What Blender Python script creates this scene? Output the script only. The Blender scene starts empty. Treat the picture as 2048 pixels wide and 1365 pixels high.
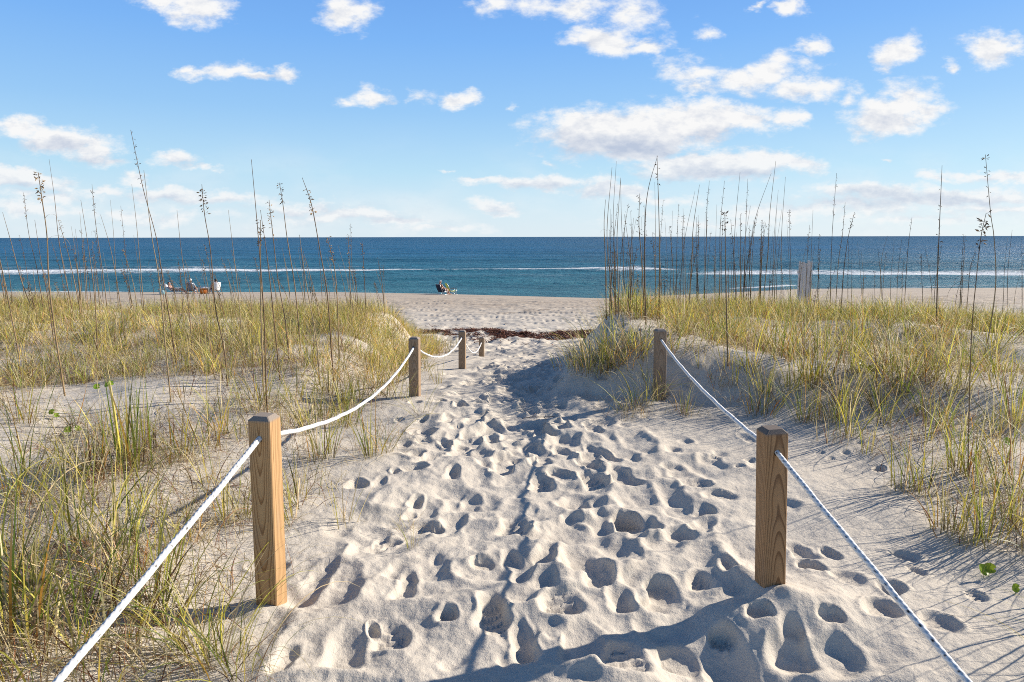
import bpy, bmesh, math, random
import numpy as np
from mathutils import Vector, Matrix

random.seed(7)
rng = np.random.default_rng(11)
scene = bpy.context.scene
COL = scene.collection
rad = math.radians

# ------------------------------------------------------------------ camera
CAM = Vector((0.0, 0.0, 4.5))
F = 24.0 / 36.0 * 2048.0
PITCH, ROLL = 8.68, -0.11
cam_data = bpy.data.cameras.new('camera')
cam_data.lens = 24.0
cam_data.sensor_width = 36.0
cam_data.clip_start = 0.05
cam_data.clip_end = 60000
cam = bpy.data.objects.new('camera', cam_data)
COL.objects.link(cam)
ROT = Matrix.Rotation(rad(90 - PITCH), 4, 'X') @ Matrix.Rotation(rad(ROLL), 4, 'Z')
cam.matrix_world = Matrix.Translation(CAM) @ ROT
scene.camera = cam
ROT3 = ROT.to_3x3()


def ray(u, v):
    return ROT3 @ Vector(((u - 1024) / F, -(v - 682.5) / F, -1.0))


def at_y(u, v, y):
    d = ray(u, v)
    return CAM + d * (y / d.y)


# ------------------------------------------------------------------ sun and sky
SUN_EL = 25.5
SUN_VEC = Vector((0.905 * math.cos(rad(SUN_EL)), 0.425 * math.cos(rad(SUN_EL)), math.sin(rad(SUN_EL)))).normalized()
sun_data = bpy.data.lights.new('sun', 'SUN')
sun_data.energy = 5.0
sun_data.angle = rad(0.53)
sun_data.color = (1.0, 0.91, 0.79)
sun = bpy.data.objects.new('sun', sun_data)
COL.objects.link(sun)
sun.rotation_euler = SUN_VEC.to_track_quat('Z', 'Y').to_euler()

scene.view_settings.view_transform = 'Standard'
scene.view_settings.look = 'None'
scene.view_settings.exposure = 0.62
scene.view_settings.gamma = 1.0
scene.cycles.filter_width = 1.0
scene.cycles.use_denoising = False
scene.cycles.max_bounces = 6
scene.cycles.diffuse_bounces = 2
scene.cycles.glossy_bounces = 2
scene.cycles.transmission_bounces = 3
scene.cycles.transparent_max_bounces = 4

world = bpy.data.worlds.new('World')
scene.world = world
world.use_nodes = True
WT = world.node_tree
WT.nodes.clear()


class NB:
    """small helper for building node trees"""

    def __init__(self, nt):
        self.nt = nt

    def new(self, kind, **props):
        n = self.nt.nodes.new(kind)
        for k, v in props.items():
            setattr(n, k, v)
        return n

    def link(self, a, b):
        self.nt.links.new(a, b)

    def setin(self, sock, v):
        if isinstance(v, bpy.types.NodeSocket):
            self.link(v, sock)
        elif v is not None:
            sock.default_value = v

    def math(self, op, a=None, b=None, c=None, clamp=False):
        n = self.new('ShaderNodeMath', operation=op, use_clamp=clamp)
        for i, v in enumerate((a, b, c)):
            if v is not None:
                self.setin(n.inputs[i], v)
        return n.outputs[0]

    def vmath(self, op, a=None, b=None):
        n = self.new('ShaderNodeVectorMath', operation=op)
        for i, v in enumerate((a, b)):
            if v is not None:
                self.setin(n.inputs[i], v)
        return n.outputs['Value'] if op in ('LENGTH', 'DOT_PRODUCT', 'DISTANCE') else n.outputs[0]

    def mapping(self, vec, loc=(0, 0, 0), scale=(1, 1, 1), rot=(0, 0, 0)):
        n = self.new('ShaderNodeMapping')
        self.link(vec, n.inputs['Vector'])
        n.inputs['Location'].default_value = loc
        n.inputs['Scale'].default_value = scale
        n.inputs['Rotation'].default_value = rot
        return n.outputs[0]

    def noise(self, vec, scale, detail=4, rough=0.5, dist=0.0, out='Fac'):
        n = self.new('ShaderNodeTexNoise')
        if vec is not None:
            self.link(vec, n.inputs['Vector'])
        n.inputs['Scale'].default_value = scale
        n.inputs['Detail'].default_value = detail
        n.inputs['Roughness'].default_value = rough
        n.inputs['Distortion'].default_value = dist
        return n.outputs[out]

    def mix(self, fac, a, b, blend='MIX'):
        n = self.new('ShaderNodeMix', data_type='RGBA', blend_type=blend)
        self.setin(n.inputs['Factor'], fac)
        for s, v in ((n.inputs[6], a), (n.inputs[7], b)):
            if isinstance(v, bpy.types.NodeSocket):
                self.link(v, s)
            else:
                s.default_value = tuple(v) + ((1,) if len(v) == 3 else ())
        return n.outputs[2]

    def ramp(self, fac, stops, interp='LINEAR'):
        n = self.new('ShaderNodeValToRGB')
        n.color_ramp.interpolation = interp
        while len(n.color_ramp.elements) < len(stops):
            n.color_ramp.elements.new(0.5)
        for e, (p, c) in zip(n.color_ramp.elements, stops):
            e.position = p
            e.color = tuple(c) + ((1,) if len(c) == 3 else ()) if not isinstance(c, (int, float)) else (c, c, c, 1)
        self.link(fac, n.inputs[0])
        return n.outputs[0]

    def smooth(self, x, lo, hi, a=0.0, b=1.0):
        n = self.new('ShaderNodeMapRange', interpolation_type='SMOOTHSTEP')
        self.setin(n.inputs['Value'], x)
        n.inputs['From Min'].default_value = lo
        n.inputs['From Max'].default_value = hi
        n.inputs['To Min'].default_value = a
        n.inputs['To Max'].default_value = b
        return n.outputs[0]


w = NB(WT)
w_out = w.new('ShaderNodeOutputWorld')
w_bg = w.new('ShaderNodeBackground')
w.link(w_bg.outputs[0], w_out.inputs[0])
w_bg.inputs['Strength'].default_value = 0.065
sky = w.new('ShaderNodeTexSky', sky_type='NISHITA')
sky.sun_disc = False
sky.sun_elevation = rad(SUN_EL)
sky.sun_rotation = math.atan2(SUN_VEC.x, SUN_VEC.y)
sky.altitude = 0
sky.air_density = 1.0
sky.dust_density = 0.6
sky.ozone_density = 2.0
tc = w.new('ShaderNodeTexCoord')
vdir = tc.outputs['Generated']
sep = w.new('ShaderNodeSeparateXYZ')
w.link(vdir, sep.inputs[0])
ysafe = w.math('MAXIMUM', sep.outputs[1], 0.08)
gx = w.math('DIVIDE', sep.outputs[0], ysafe)
gz = w.math('DIVIDE', sep.outputs[2], ysafe)
comb = w.new('ShaderNodeCombineXYZ')
w.link(gx, comb.inputs[0])
w.link(gz, comb.inputs[1])
gp = comb.outputs[0]
# clouds: (centre u, centre v, half width, half height, strength) as seen in that direction of the sky
CLOUDS = [
    (395, 18, 75, 38, 1.0), (330, 5, 60, 22, .7), (688, 22, 58, 46, .95), (985, 15, 40, 26, .6), (1130, 8, 140, 26, .62),
    (1205, 78, 95, 34, 1.15), (1300, 90, 50, 20, .75), (1255, 30, 75, 50, .62), (1415, 58, 28, 18, .55), (1590, 12, 35, 20, .9), (1528, 12, 18, 10, .7),
    (1633, 97, 34, 22, .8), (1795, 108, 50, 38, 1.05), (1975, 98, 62, 40, 1.05), (1893, 138, 20, 14, .7), (2010, 110, 40, 14, .6),
    (1370, 142, 62, 34, .75), (1500, 152, 120, 34, 1.0), (1610, 178, 80, 28, .85), (1560, 132, 70, 24, .6), (1380, 165, 50, 24, .7),
    (1250, 264, 205, 66, 1.6), (1400, 244, 170, 46, 1.45), (1150, 252, 90, 42, 1.2), (1500, 245, 60, 24, 1.0), (1575, 245, 32, 26, .85),
    (1440, 335, 210, 36, 1.4), (1360, 324, 80, 14, .9), (1580, 330, 90, 26, 1.0),
    (1775, 232, 110, 42, 1.1), (1810, 200, 55, 38, .7), (1850, 220, 50, 22, .8), (1700, 195, 30, 20, .5),
    (420, 140, 60, 16, .62), (470, 143, 50, 20, .75), (560, 150, 36, 18, .9), (382, 132, 22, 12, .7), (520, 155, 55, 12, .8),
    (748, 188, 52, 26, 1.0), (690, 195, 28, 12, .5), (915, 193, 40, 24, 1.0), (935, 190, 24, 22, .8), (845, 195, 26, 18, .5), (1015, 215, 16, 12, .45),
    (30, 258, 70, 30, 1.05), (130, 285, 110, 34, 1.2), (200, 300, 70, 24, 1.0), (235, 318, 40, 12, .7),
    (345, 322, 50, 20, .9), (400, 336, 40, 8, .6), (272, 357, 38, 18, .95),
    (40, 362, 110, 24, 1.2), (110, 395, 140, 18, .6), (210, 382, 60, 13, .9), (340, 388, 130, 17, 1.0), (450, 395, 120, 16, .95), (600, 410, 110, 13, .7), (700, 428, 170, 16, .9), (800, 440, 100, 12, .8),
    (60, 420, 160, 16, .7), (300, 430, 160, 18, .6), (880, 455, 120, 9, .6),
    (1080, 368, 150, 20, 1.15), (960, 362, 50, 10, .8), (1220, 385, 110, 18, 1.0), (985, 412, 62, 16, .95), (1000, 425, 50, 8, .7), (1300, 400, 100, 12, .6),
    (1740, 385, 140, 22, 1.15), (1900, 395, 170, 22, 1.1), (2000, 388, 100, 22, 1.0), (1990, 352, 150, 13, .9), (1880, 358, 50, 8, .6), (1700, 415, 220, 20, .8), (2000, 418, 160, 14, .8),
    (1560, 420, 200, 16, .5), (1450, 440, 260, 12, .5), (880, 348, 22, 6, .6), (1100, 326, 18, 9, .45), (1765, 312, 24, 7, .55), (1840, 440, 200, 12, .5),
    # clouds outside the photograph
    (-250, 250, 170, 40, 1.1), (-500, 120, 220, 60, 1.1), (-300, 400, 240, 22, 1.0), (2300, 270, 170, 50, 1.1), (2450, 380, 260, 26, 1.1), (2600, 120, 200, 60, 1.0), (400, -160, 200, 70, 1.0), (1200, -180, 260, 80, 1.0), (2000, -140, 200, 60, 1.0),
]
warp = w.new('ShaderNodeTexNoise')
w.link(w.mapping(gp, scale=(1, 1.7, 1)), warp.inputs['Vector'])
warp.inputs['Scale'].default_value = 9.0
warp.inputs['Detail'].default_value = 5
warp.inputs['Roughness'].default_value = 0.62
wofs = w.vmath('SUBTRACT', warp.outputs['Color'], (0.5, 0.5, 0.5))
wofs = w.vmath('MULTIPLY', wofs, (0.10, 0.06, 0.0))
gpw = w.vmath('ADD', gp, wofs)
dens = None
tops = None
gcur = gpw
for ci, (u, v, a, b, k) in enumerate(CLOUDS):
    if ci and ci % 5 == 0:      # chained, so that the shader is evaluated a few clouds at a time
        gcur = w.vmath('ADD', gpw, w.math('MULTIPLY', dens, 1e-8))
    c = ray(u, v)
    c1 = ray(u + a, v)
    c2 = ray(u, v - b)
    cx, cz = c.x / c.y, c.z / c.y
    ax = abs(c1.x / c1.y - cx)
    az = abs(c2.z / c2.y - cz)
    m = w.mapping(gcur, loc=(-cx / ax, -cz / az, 0), scale=(1 / ax, 1 / az, 0))
    ln = w.vmath('LENGTH', m)
    e = w.math('MULTIPLY_ADD', ln, -k, k)
    dens = e if dens is None else w.math('MAXIMUM', dens, e)
n1 = w.noise(w.mapping(gp, scale=(1, 1.9, 1)), 26, 7, 0.62)
n2 = w.noise(w.mapping(gp, loc=(0.0, -0.022, 0), scale=(1, 1.9, 1)), 26, 7, 0.62)
n3 = w.noise(w.mapping(gp, scale=(1, 2.2, 1)), 7, 4, 0.5)
dn = w.math('MULTIPLY_ADD', w.math('SUBTRACT', n1, 0.5), 1.75, dens)
cover = w.smooth(dn, -0.16, 0.66)
cover = w.math('MULTIPLY', cover, w.smooth(gz, .03, .16, .80, 1.0))
cover = w.math('MULTIPLY', cover, w.smooth(sep.outputs[1], 0.08, 0.2))
# thin veil low over the horizon
veil = w.math('MULTIPLY', w.smooth(gz, 0.17, 0.0), w.smooth(n3, 0.42, 0.72, 0.0, 0.42))
cover = w.math('MULTIPLY', w.math('MAXIMUM', cover, veil), w.smooth(gz, -.012, -.002))
# self shading: denser, lower parts of a cloud are greyer
lit = w.math('SUBTRACT', n1, n2)
shade = w.math('MULTIPLY_ADD', lit, 1.9, 1.0)
shade = w.math('SUBTRACT', shade, w.smooth(dn, 0.5, 1.6, 0.0, 0.22))
under = None            # grey undersides of the heavier clouds
for ci, (u, v, a, b, k) in enumerate([(1220, 296, 230, 34, 1.05), (1420, 282, 140, 24, .75), (1100, 276, 70, 28, .85), (1420, 354, 240, 18, .95), (1250, 330, 60, 10, .5),
                                      (1180, 96, 80, 14, .35), (1500, 190, 150, 22, .45), (1750, 255, 100, 24, .6), (1800, 120, 50, 16, .35), (1970, 118, 60, 16, .35),
                                      (100, 298, 110, 22, .8), (200, 315, 80, 12, .7), (350, 334, 60, 10, .5), (1060, 380, 150, 12, .8), (1200, 392, 110, 12, .7), (985, 420, 60, 9, .6),
                                      (1760, 400, 240, 22, .95), (1960, 402, 160, 16, .9), (60, 380, 120, 16, .7), (330, 400, 160, 12, .7), (560, 418, 180, 12, .7), (740, 438, 160, 9, .6),
                                      (745, 205, 50, 12, .5), (915, 208, 40, 10, .35), (500, 160, 100, 8, .5), (400, 34, 70, 14, .35), (690, 45, 50, 14, .35), (1880, 430, 250, 12, .6)]):
    if ci % 5 == 0:
        ucur = w.vmath('ADD', gpw, w.math('MULTIPLY', under if under is not None else dens, 1e-8))
    c = ray(u, v)
    c1 = ray(u + a, v)
    c2 = ray(u, v - b)
    cx, cz = c.x / c.y, c.z / c.y
    ax = abs(c1.x / c1.y - cx)
    az = abs(c2.z / c2.y - cz)
    ln = w.vmath('LENGTH', w.mapping(ucur, loc=(-cx / ax, -cz / az, 0), scale=(1 / ax, 1 / az, 0)))
    e = w.smooth(ln, 1.35, .15, 0.0, k)
    under = e if under is None else w.math('MAXIMUM', under, e)
shade = w.math('SUBTRACT', shade, w.math('MULTIPLY', under, w.math('MULTIPLY_ADD', n1, .9, .25)))
shade = w.math('MINIMUM', w.math('MAXIMUM', shade, 0.0), 1.0)
cloud_col = w.mix(shade, (5.1, 5.8, 7.2), (9.5, 9.5, 9.5))
# clear, slightly hazy autumn air: the physical sky blended with the blue measured at each height
air = w.ramp(sep.outputs[2], [(0.0, (.78, .91, 1.0)), (.035, (.70, .88, 1.0)), (.09, (.52, .80, 1.0)), (.17, (.335, .63, 1.0)), (.26, (.215, .50, 1.0)), (.34, (.16, .40, .92)), (.5, (.06, .16, .42)), (1.0, (.03, .085, .23))])
air = w.vmath('MULTIPLY', air, (10.0, 10.0, 10.0))
nish = w.vmath('MINIMUM', sky.outputs[0], (11.0, 10.0, 10.0))
tint = w.mix(0.86, nish, air)
full = w.mix(cover, tint, cloud_col)
w.link(full, w_bg.inputs['Color'])


# ------------------------------------------------------------------ generic helpers
def tag(o, label=None, cat=None, group=None, kind=None):
    if label:
        o['label'] = label
    if cat:
        o['category'] = cat
    if group:
        o['group'] = group
    if kind:
        o['kind'] = kind
    return o


def empty(name, loc=(0, 0, 0), rz=0.0):
    o = bpy.data.objects.new(name, None)
    COL.objects.link(o)
    o.location = loc
    o.rotation_euler = (0, 0, rz)
    o.empty_display_size = 0.1
    return o


def link_mesh(name, me, mat, parent=None, smooth=False):
    if mat is not None:
        me.materials.append(mat)
    if smooth:
        me.polygons.foreach_set('use_smooth', np.ones(len(me.polygons), dtype=bool))
    o = bpy.data.objects.new(name, me)
    COL.objects.link(o)
    if parent is not None:
        o.parent = parent
    return o


def np_mesh(name, V, Q, col=None):
    me = bpy.data.meshes.new(name)
    V = np.ascontiguousarray(V, dtype=np.float32)
    Q = np.ascontiguousarray(Q, dtype=np.int32)
    me.vertices.add(len(V))
    me.vertices.foreach_set('co', V.ravel())
    k = Q.shape[1]
    me.loops.add(Q.size)
    me.loops.foreach_set('vertex_index', Q.ravel())
    me.polygons.add(len(Q))
    me.polygons.foreach_set('loop_start', np.arange(0, Q.size, k, dtype=np.int32))
    me.polygons.foreach_set('loop_total', np.full(len(Q), k, dtype=np.int32))
    me.update(calc_edges=True)
    if col is not None:
        a = me.attributes.new('Col', 'FLOAT_COLOR', 'POINT')
        c = np.ones((len(V), 4), dtype=np.float32)
        c[:, :3] = col
        a.data.foreach_set('color', c.ravel())
    return me


def sstep(a, b, x):
    t = np.clip((np.asarray(x, float) - a) / (b - a), 0, 1)
    return t * t * (3 - 2 * t)


def vnoise(x, y, seed=0):
    x = np.asarray(x, float)
    y = np.asarray(y, float)
    xi = np.floor(x).astype(np.int64)
    yi = np.floor(y).astype(np.int64)
    fx = x - xi
    fy = y - yi
    fx = fx * fx * fx * (fx * (fx * 6 - 15) + 10)
    fy = fy * fy * fy * (fy * (fy * 6 - 15) + 10)

    def h(a, b):
        n = (a * 374761393 + b * 668265263 + seed * 1442695041) & 0x7fffffff
        n = ((n ^ (n >> 13)) * 1274126177) & 0x7fffffff
        return ((n ^ (n >> 16)) & 0xffffff) / float(0xffffff) * 2 - 1
    a = h(xi, yi)
    b = h(xi + 1, yi)
    c = h(xi, yi + 1)
    d = h(xi + 1, yi + 1)
    return (a * (1 - fx) + b * fx) * (1 - fy) + (c * (1 - fx) + d * fx) * fy


def fbm(x, y, octv=4, seed=0, gain=0.5):
    s = 0
    a = 1.0
    for i in range(octv):
        s = s + a * vnoise(x * 2 ** i + 17.3 * i, y * 2 ** i - 9.1 * i, seed + i)
        a *= gain
    return s


# ------------------------------------------------------------------ terrain
PY = np.array([-40, 0, 2.5, 6, 9, 12, 15, 18, 22, 27, 34, 40, 46, 49.5, 52, 56, 65, 90, 140])
PZ = np.array([3.1, 3.02, 3.05, 3.06, 2.80, 2.42, 2.16, 1.95, 1.68, 1.36, .97, .68, .43, .24, 0.0, -.30, -.8, -2.0, -5.0])
SHX = np.array([-400, -45, -15, -6, 0, 6.5, 15, 25, 45, 400])
SHY = np.array([60, 57, 56.5, 54.5, 52.4, 50, 54, 59, 60, 62.0])


def bank_d(x, y):
    d1 = (x - .3) * .46 + (y - 6.25) * .89
    d2 = x - (.30 + .11 * np.maximum(y - 6.5, 0))
    return np.minimum(d1, d2) + .05 * vnoise(x * 2.1, y * 2.1, 8)


def base_z(x, y):
    x = np.asarray(x, float)
    y = np.asarray(y, float)
    ysh = np.interp(x, SHX, SHY)
    yy = np.where(y > 20, 20 + (y - 20) * (32.0 / (ysh - 20)), y)
    path = (np.interp(yy - .6, PY, PZ) + np.interp(yy, PY, PZ) + np.interp(yy + .6, PY, PZ)) / 3
    # left dune
    wl = sstep(-1.15, -2.1, x + .12 * np.maximum(y - 6, 0) * .6 + .15 * vnoise(y * .8, x * 0 + 3, 5))
    zl = np.interp(y, [-20, 1, 3, 6, 10, 13, 17.5, 22], [3.2, 3.12, 3.14, 3.2, 3.20, 3.12, 2.05, 1.6])
    zl = zl + .10 * fbm(x * .55, y * .55, 3, 21)
    fl = sstep(18.5, 14.0, y)
    # right dune
    xe = np.interp(y, [-20, 2, 3.5, 4.8, 5.6, 6.2, 7.2, 9, 12, 16], [1.6, 1.6, 1.7, 1.75, 1.45, .35, .36, .62, 1.0, 2.0]) + .06 * vnoise(y * 1.1, x * 0 + 8, 6)
    wid = np.interp(y, [-20, 4.5, 6.0, 8, 12], [1.6, 1.6, 1.0, .85, 1.6])
    wr = sstep(0, 1, (x - xe) / wid)
    rise = sstep(-.06, .78, bank_d(x, y)) * np.interp(x, [0, 1.2, 1.8, 2.5, 6, 9], [.40, .46, .38, .24, .14, .08])
    zr = np.interp(y, [-20, 1, 3, 5, 8, 11, 14, 18, 22], [3.05, 3.06, 3.08, 3.10, 3.12, 3.02, 2.70, 1.98, 1.6]) 
    zr = zr + .18 * np.exp(-((x - 4.0) / 2.6) ** 2 - ((y - 10.8) / 2.4) ** 2) + .09 * fbm(x * .6, y * .6, 3, 31) - .10 * sstep(5, 9, x) * sstep(8, 12, y)
    fr = sstep(19.0, 15.0, y)
    z = path
    z = z + (np.maximum(zl, path) - path) * wl * fl
    z = z + (np.maximum(zr, path) - path) * wr * fr + rise * sstep(14, 10, y) * np.interp(y, [8, 12], [1, .6])
    # small bank in front of the camera on the right hand side
    dl = (x - .95) * -.737 + (y - 2.42) * -.676
    z = z - .17 * sstep(0, .42, dl) * sstep(.35, .9, x) * sstep(1.2, .6, dl)
    dry = sstep(46, 30, y)
    z = z + dry * (.028 * fbm(x * 1.1, y * 1.1, 3, 41) + .006 * fbm(x * 5, y * 5, 2, 51))
    # beach: ripples and wheel ruts parallel to the water
    bz = sstep(20.5, 23, y) * sstep(49, 42, y)
    z = z + bz * .04 * fbm(x * .5, y * 2.2, 4, 61, .7) + bz * sstep(40, 26, y) * .03 * vnoise(x * .12, y * 2.6, 71)
    return z


def axis(segs):
    out = [segs[0][0]]
    for a, b, st in segs:
        n = max(1, int(round((b - a) / st)))
        out += list(np.linspace(a, b, n + 1)[1:])
    return out


ys = axis([(-30, -2, 2.0), (-2, 1.2, .16)])
y = 1.2
while y < 66:
    y += (max(.0055, .0040 * y)) if y < 24 else .0052 * y
    ys.append(y)
ys += list(np.linspace(68, 140, 20))
Yr = np.array(ys)
Sc = np.array(axis([(-6, -1.6, .2), (-1.6, -1.0, .02), (-1.0, -.80, .006), (-.80, .80, .0018), (.80, 1.0, .006), (1.0, 1.6, .02), (1.6, 6, .2)]))
Wy = np.maximum(Yr, 1.5)
GX = Sc[None, :] * Wy[:, None]
GY = np.repeat(Yr[:, None], len(Sc), 1)
GZ = base_z(GX, GY)


def sample(Z, x, y):
    i = int(np.clip(np.searchsorted(Yr, y) - 1, 0, len(Yr) - 2))
    ty = (y - Yr[i]) / (Yr[i + 1] - Yr[i])
    s = x / max(y, 1.5)
    j = int(np.clip(np.searchsorted(Sc, s) - 1, 0, len(Sc) - 2))
    ts = (s - Sc[j]) / (Sc[j + 1] - Sc[j])
    ty = min(max(ty, 0), 1)
    ts = min(max(ts, 0), 1)
    return float((Z[i, j] * (1 - ts) + Z[i, j + 1] * ts) * (1 - ty) + (Z[i + 1, j] * (1 - ts) + Z[i + 1, j + 1] * ts) * ty)


def ground_z(x, y):
    return sample(GZ, x, y)


def hit(u, v, far=70):
    d = ray(u, v)
    t = 1.0
    prev = t
    while t < far:
        p = CAM + d * t
        if p.z < ground_z(p.x, p.y):
            lo, hi = prev, t
            for _ in range(12):
                m = (lo + hi) / 2
                q = CAM + d * m
                if q.z < ground_z(q.x, q.y):
                    hi = m
                else:
                    lo = m
            return CAM + d * hi
        prev = t
        t *= 1.012
    return CAM + d * far


def stamp(cx, cy, ang, L, W, depth, sharp=.3, rim=.25, tilt=0.0, seed=0, tread=0.0):
    R = L * 1.15
    i0, i1 = np.searchsorted(Yr, [cy - R, cy + R])
    if i1 - i0 < 3:
        return
    wmin, wmax = Wy[i0], Wy[min(i1, len(Wy) - 1)]
    cand = [(cx - R) / wmin, (cx - R) / wmax, (cx + R) / wmin, (cx + R) / wmax]
    j0, j1 = np.searchsorted(Sc, [min(cand), max(cand)])
    if j1 - j0 < 3:
        return
    X = GX[i0:i1, j0:j1]
    Y = GY[i0:i1, j0:j1]
    Z = GZ[i0:i1, j0:j1]
    dx, dy = X - cx, Y - cy
    ca, sa = math.cos(ang), math.sin(ang)
    a = (dx * ca + dy * sa) / (L / 2)
    b = (-dx * sa + dy * ca) / (W / 2)
    b = b * (1 + .22 * a)          # narrower at the heel
    if L > .17 and L > W * 1.35:   # the waist of a shoe or foot
        b = b * (1 + .30 * np.exp(-((a + .12) / .34) ** 2))
    r = (np.abs(a) ** 2.5 + np.abs(b) ** 2.5) ** .4
    r = r + .26 * vnoise(dx * 9 + seed * 3.1, dy * 9 - seed, 90 + seed % 7) + .05 * vnoise(dx * 30, dy * 30 + seed, 77)
    ring = (r > 1.15) & (r < 1.55)
    loc = float(Z[ring].mean()) if ring.any() else float(Z.mean())
    m = 1 - sstep(1 - sharp, 1 + sharp * .7, r)
    floor_ = loc - depth * (1 - .35 * np.clip(r, 0, 1.2) ** 2) + tilt * a * depth
    if tread:
        floor_ = floor_ + tread * np.sign(np.sin(a * 14 + b * 3)) * (np.abs(b) < .75)
    rm = rim * depth * np.exp(-((r - 1.28) / .24) ** 2)
    Z[...] = Z * (1 - m) + np.minimum(floor_, Z + .01) * m + rm


# big, readable footprints that stand out in the photograph: (u, v, px width, px height, angle deg, depth)
KEY = [
    (1255, 1048, 82, 72, 75, .075), (985, 1205, 62, 120, 100, .07), (1130, 1075, 85, 45, 60, .05), (1200, 1140, 75, 55, 70, .06),
    (1030, 1050, 60, 42, 70, .05), (1160, 1110, 95, 80, 110, .05), (1320, 1195, 95, 80, 100, .065), (1120, 1195, 110, 60, 80, .06), (1245, 1200, 60, 60, 90, .055),
    (1165, 1275, 100, 70, 80, .05), (895, 1225, 45, 40, 80, .045), (1045, 1290, 55, 90, 95, .06), (812, 1165, 50, 60, 80, .05), (780, 1275, 60, 55, 60, .05),
    (690, 1300, 90, 110, 85, .06), (570, 1320, 60, 70, 80, .04), (845, 1060, 40, 34, 20, .04), (900, 1055, 55, 40, 20, .04), (965, 1130, 60, 36, 40, .045),
    (1400, 1170, 50, 42, 80, .05), (1455, 1130, 36, 34, 80, .045), (1405, 1025, 42, 26, 80, .045), (1385, 970, 50, 20, 80, .045), (1355, 1065, 70, 36, 60, .05),
    (1520, 1233, 60, 34, 60, .045), (1440, 1290, 60, 60, 70, .05), (1580, 1320, 80, 60, 60, .05), (1360, 1320, 90, 60, 80, .055), (1250, 1310, 110, 60, 70, .06),
    (1600, 1107, 50, 34, 90, .05), (1660, 1110, 36, 26, 90, .035), (1620, 1140, 70, 30, 30, .04), (1880, 1243, 70, 34, 10, .045), (1655, 1240, 60, 36, 60, .04), (1950, 1190, 40, 22, 20, .03),
    (905, 945, 34, 40, 80, .04), (1010, 940, 60, 40, 60, .05), (1085, 965, 55, 40, 80, .05), (1150, 1000, 100, 46, 30, .05), (1240, 950, 110, 40, 150, .05), (1185, 955, 90, 40, 140, .045),
    (940, 1010, 50, 34, 60, .045), (870, 1055, 40, 24, 10, .035), (1060, 900, 50, 24, 60, .045), (1130, 890, 50, 26, 80, .045), (1185, 855, 40, 18, 80, .04),
    (1190, 905, 90, 30, 50, .045), (985, 860, 60, 22, 60, .045), (1075, 850, 60, 24, 30, .045), (990, 800, 45, 14, 40, .045), (1060, 800, 60, 20, 60, .04), (940, 880, 50, 20, 60, .04),
    (1350, 905, 36, 14, 80, .035), (1345, 935, 44, 16, 60, .035), (1370, 888, 36, 12, 0, .03), (1440, 990, 80, 30, 10, .03), (895, 835, 26, 12, 0, .03), (920, 900, 30, 16, 60, .03),
    (760, 1090, 40, 30, 60, .03), (640, 1150, 60, 60, 40, .03), (1430, 915, 26, 8, 0, .02), (1480, 930, 26, 8, 20, .02), (1500, 918, 20, 8, 0, .02),
    (1640, 905, 20, 7, 0, .02), (1660, 917, 20, 7, 0, .02), (1690, 905, 18, 6, 0, .02), (1720, 885, 24, 7, 0, .02),
]
FN = 0
# trampled ridges and hollows of the path
pm = sstep(-.25, .15, 1 - np.abs((GX - np.interp(GY, [1, 4, 9, 14, 18], [.15, .2, .25, .5, .3])) / np.interp(GY, [1, 4, 9, 14, 18], [1.25, 1.0, .75, 1.6, 4.0]))) * sstep(24, 18, GY)
wx__ = GX + .06 * vnoise(GX * 5, GY * 5, 95)
wy__ = GY + .06 * vnoise(GX * 5, GY * 5, 96)
GZ += pm * (.026 * (1 - 2.2 * np.abs(vnoise(wx__ * 2.6, wy__ * 2.2, 97))) + .014 * (1 - 2.2 * np.abs(vnoise(wx__ * 5.6, wy__ * 5.0, 98))))
for k in range(350):
    yy = 1.3 + 15.7 * (rng.random() ** 1.35)
    lo = np.interp(yy, [1, 4, 6, 9, 12, 17], [-.95, -.72, -.55, -.35, -.5, -2.2])
    hi_ = np.interp(yy, [1, 4, 6, 9, 12, 17], [1.25, 1.15, 1.0, .85, 1.5, 2.6])
    q = rng.normal() * .30 + .5
    if q < -.12 or q > 1.15:
        continue
    if vnoise(q * 3 + 1, yy * 1.3, 99) < -.2:
        continue
    xx = lo + (hi_ - lo) * q
    L = rng.uniform(.09, .26)
    stamp(xx, yy, rad(90 + rng.normal() * 35), L, L * rng.uniform(.42, .8), rng.uniform(.05, .15) * L, rng.choice([.12, .25, .55]), rng.uniform(.1, .4), rng.normal() * .3, k)
for _ in range(2):      # the sand slumps a little
    Zc = GZ.copy()
    Zc[1:-1, :] = .25 * GZ[:-2, :] + .5 * GZ[1:-1, :] + .25 * GZ[2:, :]
    GZ = Zc.copy()
    GZ[:, 1:-1] = .25 * Zc[:, :-2] + .5 * Zc[:, 1:-1] + .25 * Zc[:, 2:]
for k in range(340):    # smaller, crisper prints further along the path
    yy = 4.0 + 12.5 * rng.random() ** 1.1
    lo = np.interp(yy, [4, 6, 9, 12, 17], [-.6, -.5, -.45, -.6, -2.4])
    hi_ = np.interp(yy, [4, 6, 9, 12, 17], [.95, .45, .62, 1.2, 2.6])
    xx = lo + (hi_ - lo) * (rng.normal() * .3 + .5)
    L = rng.uniform(.12, .26)
    stamp(xx, yy, rad(90 + rng.normal() * 35), L, L * rng.uniform(.45, .8), rng.uniform(.09, .18) * L, rng.choice([.15, .3, .45]), .3, rng.normal() * .3, k + 40)
for k in range(90):     # sparse prints on the smoother sand at the sides
    yy = rng.uniform(1.6, 7)
    xx = rng.uniform(-1.2, 2.4)
    if abs(xx - .2) < .7:
        continue
    L = rng.uniform(.07, .2)
    stamp(xx, yy, rad(rng.uniform(0, 180)), L, L * rng.uniform(.5, .9), rng.uniform(.012, .035), .4, .25, 0, k)
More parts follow.
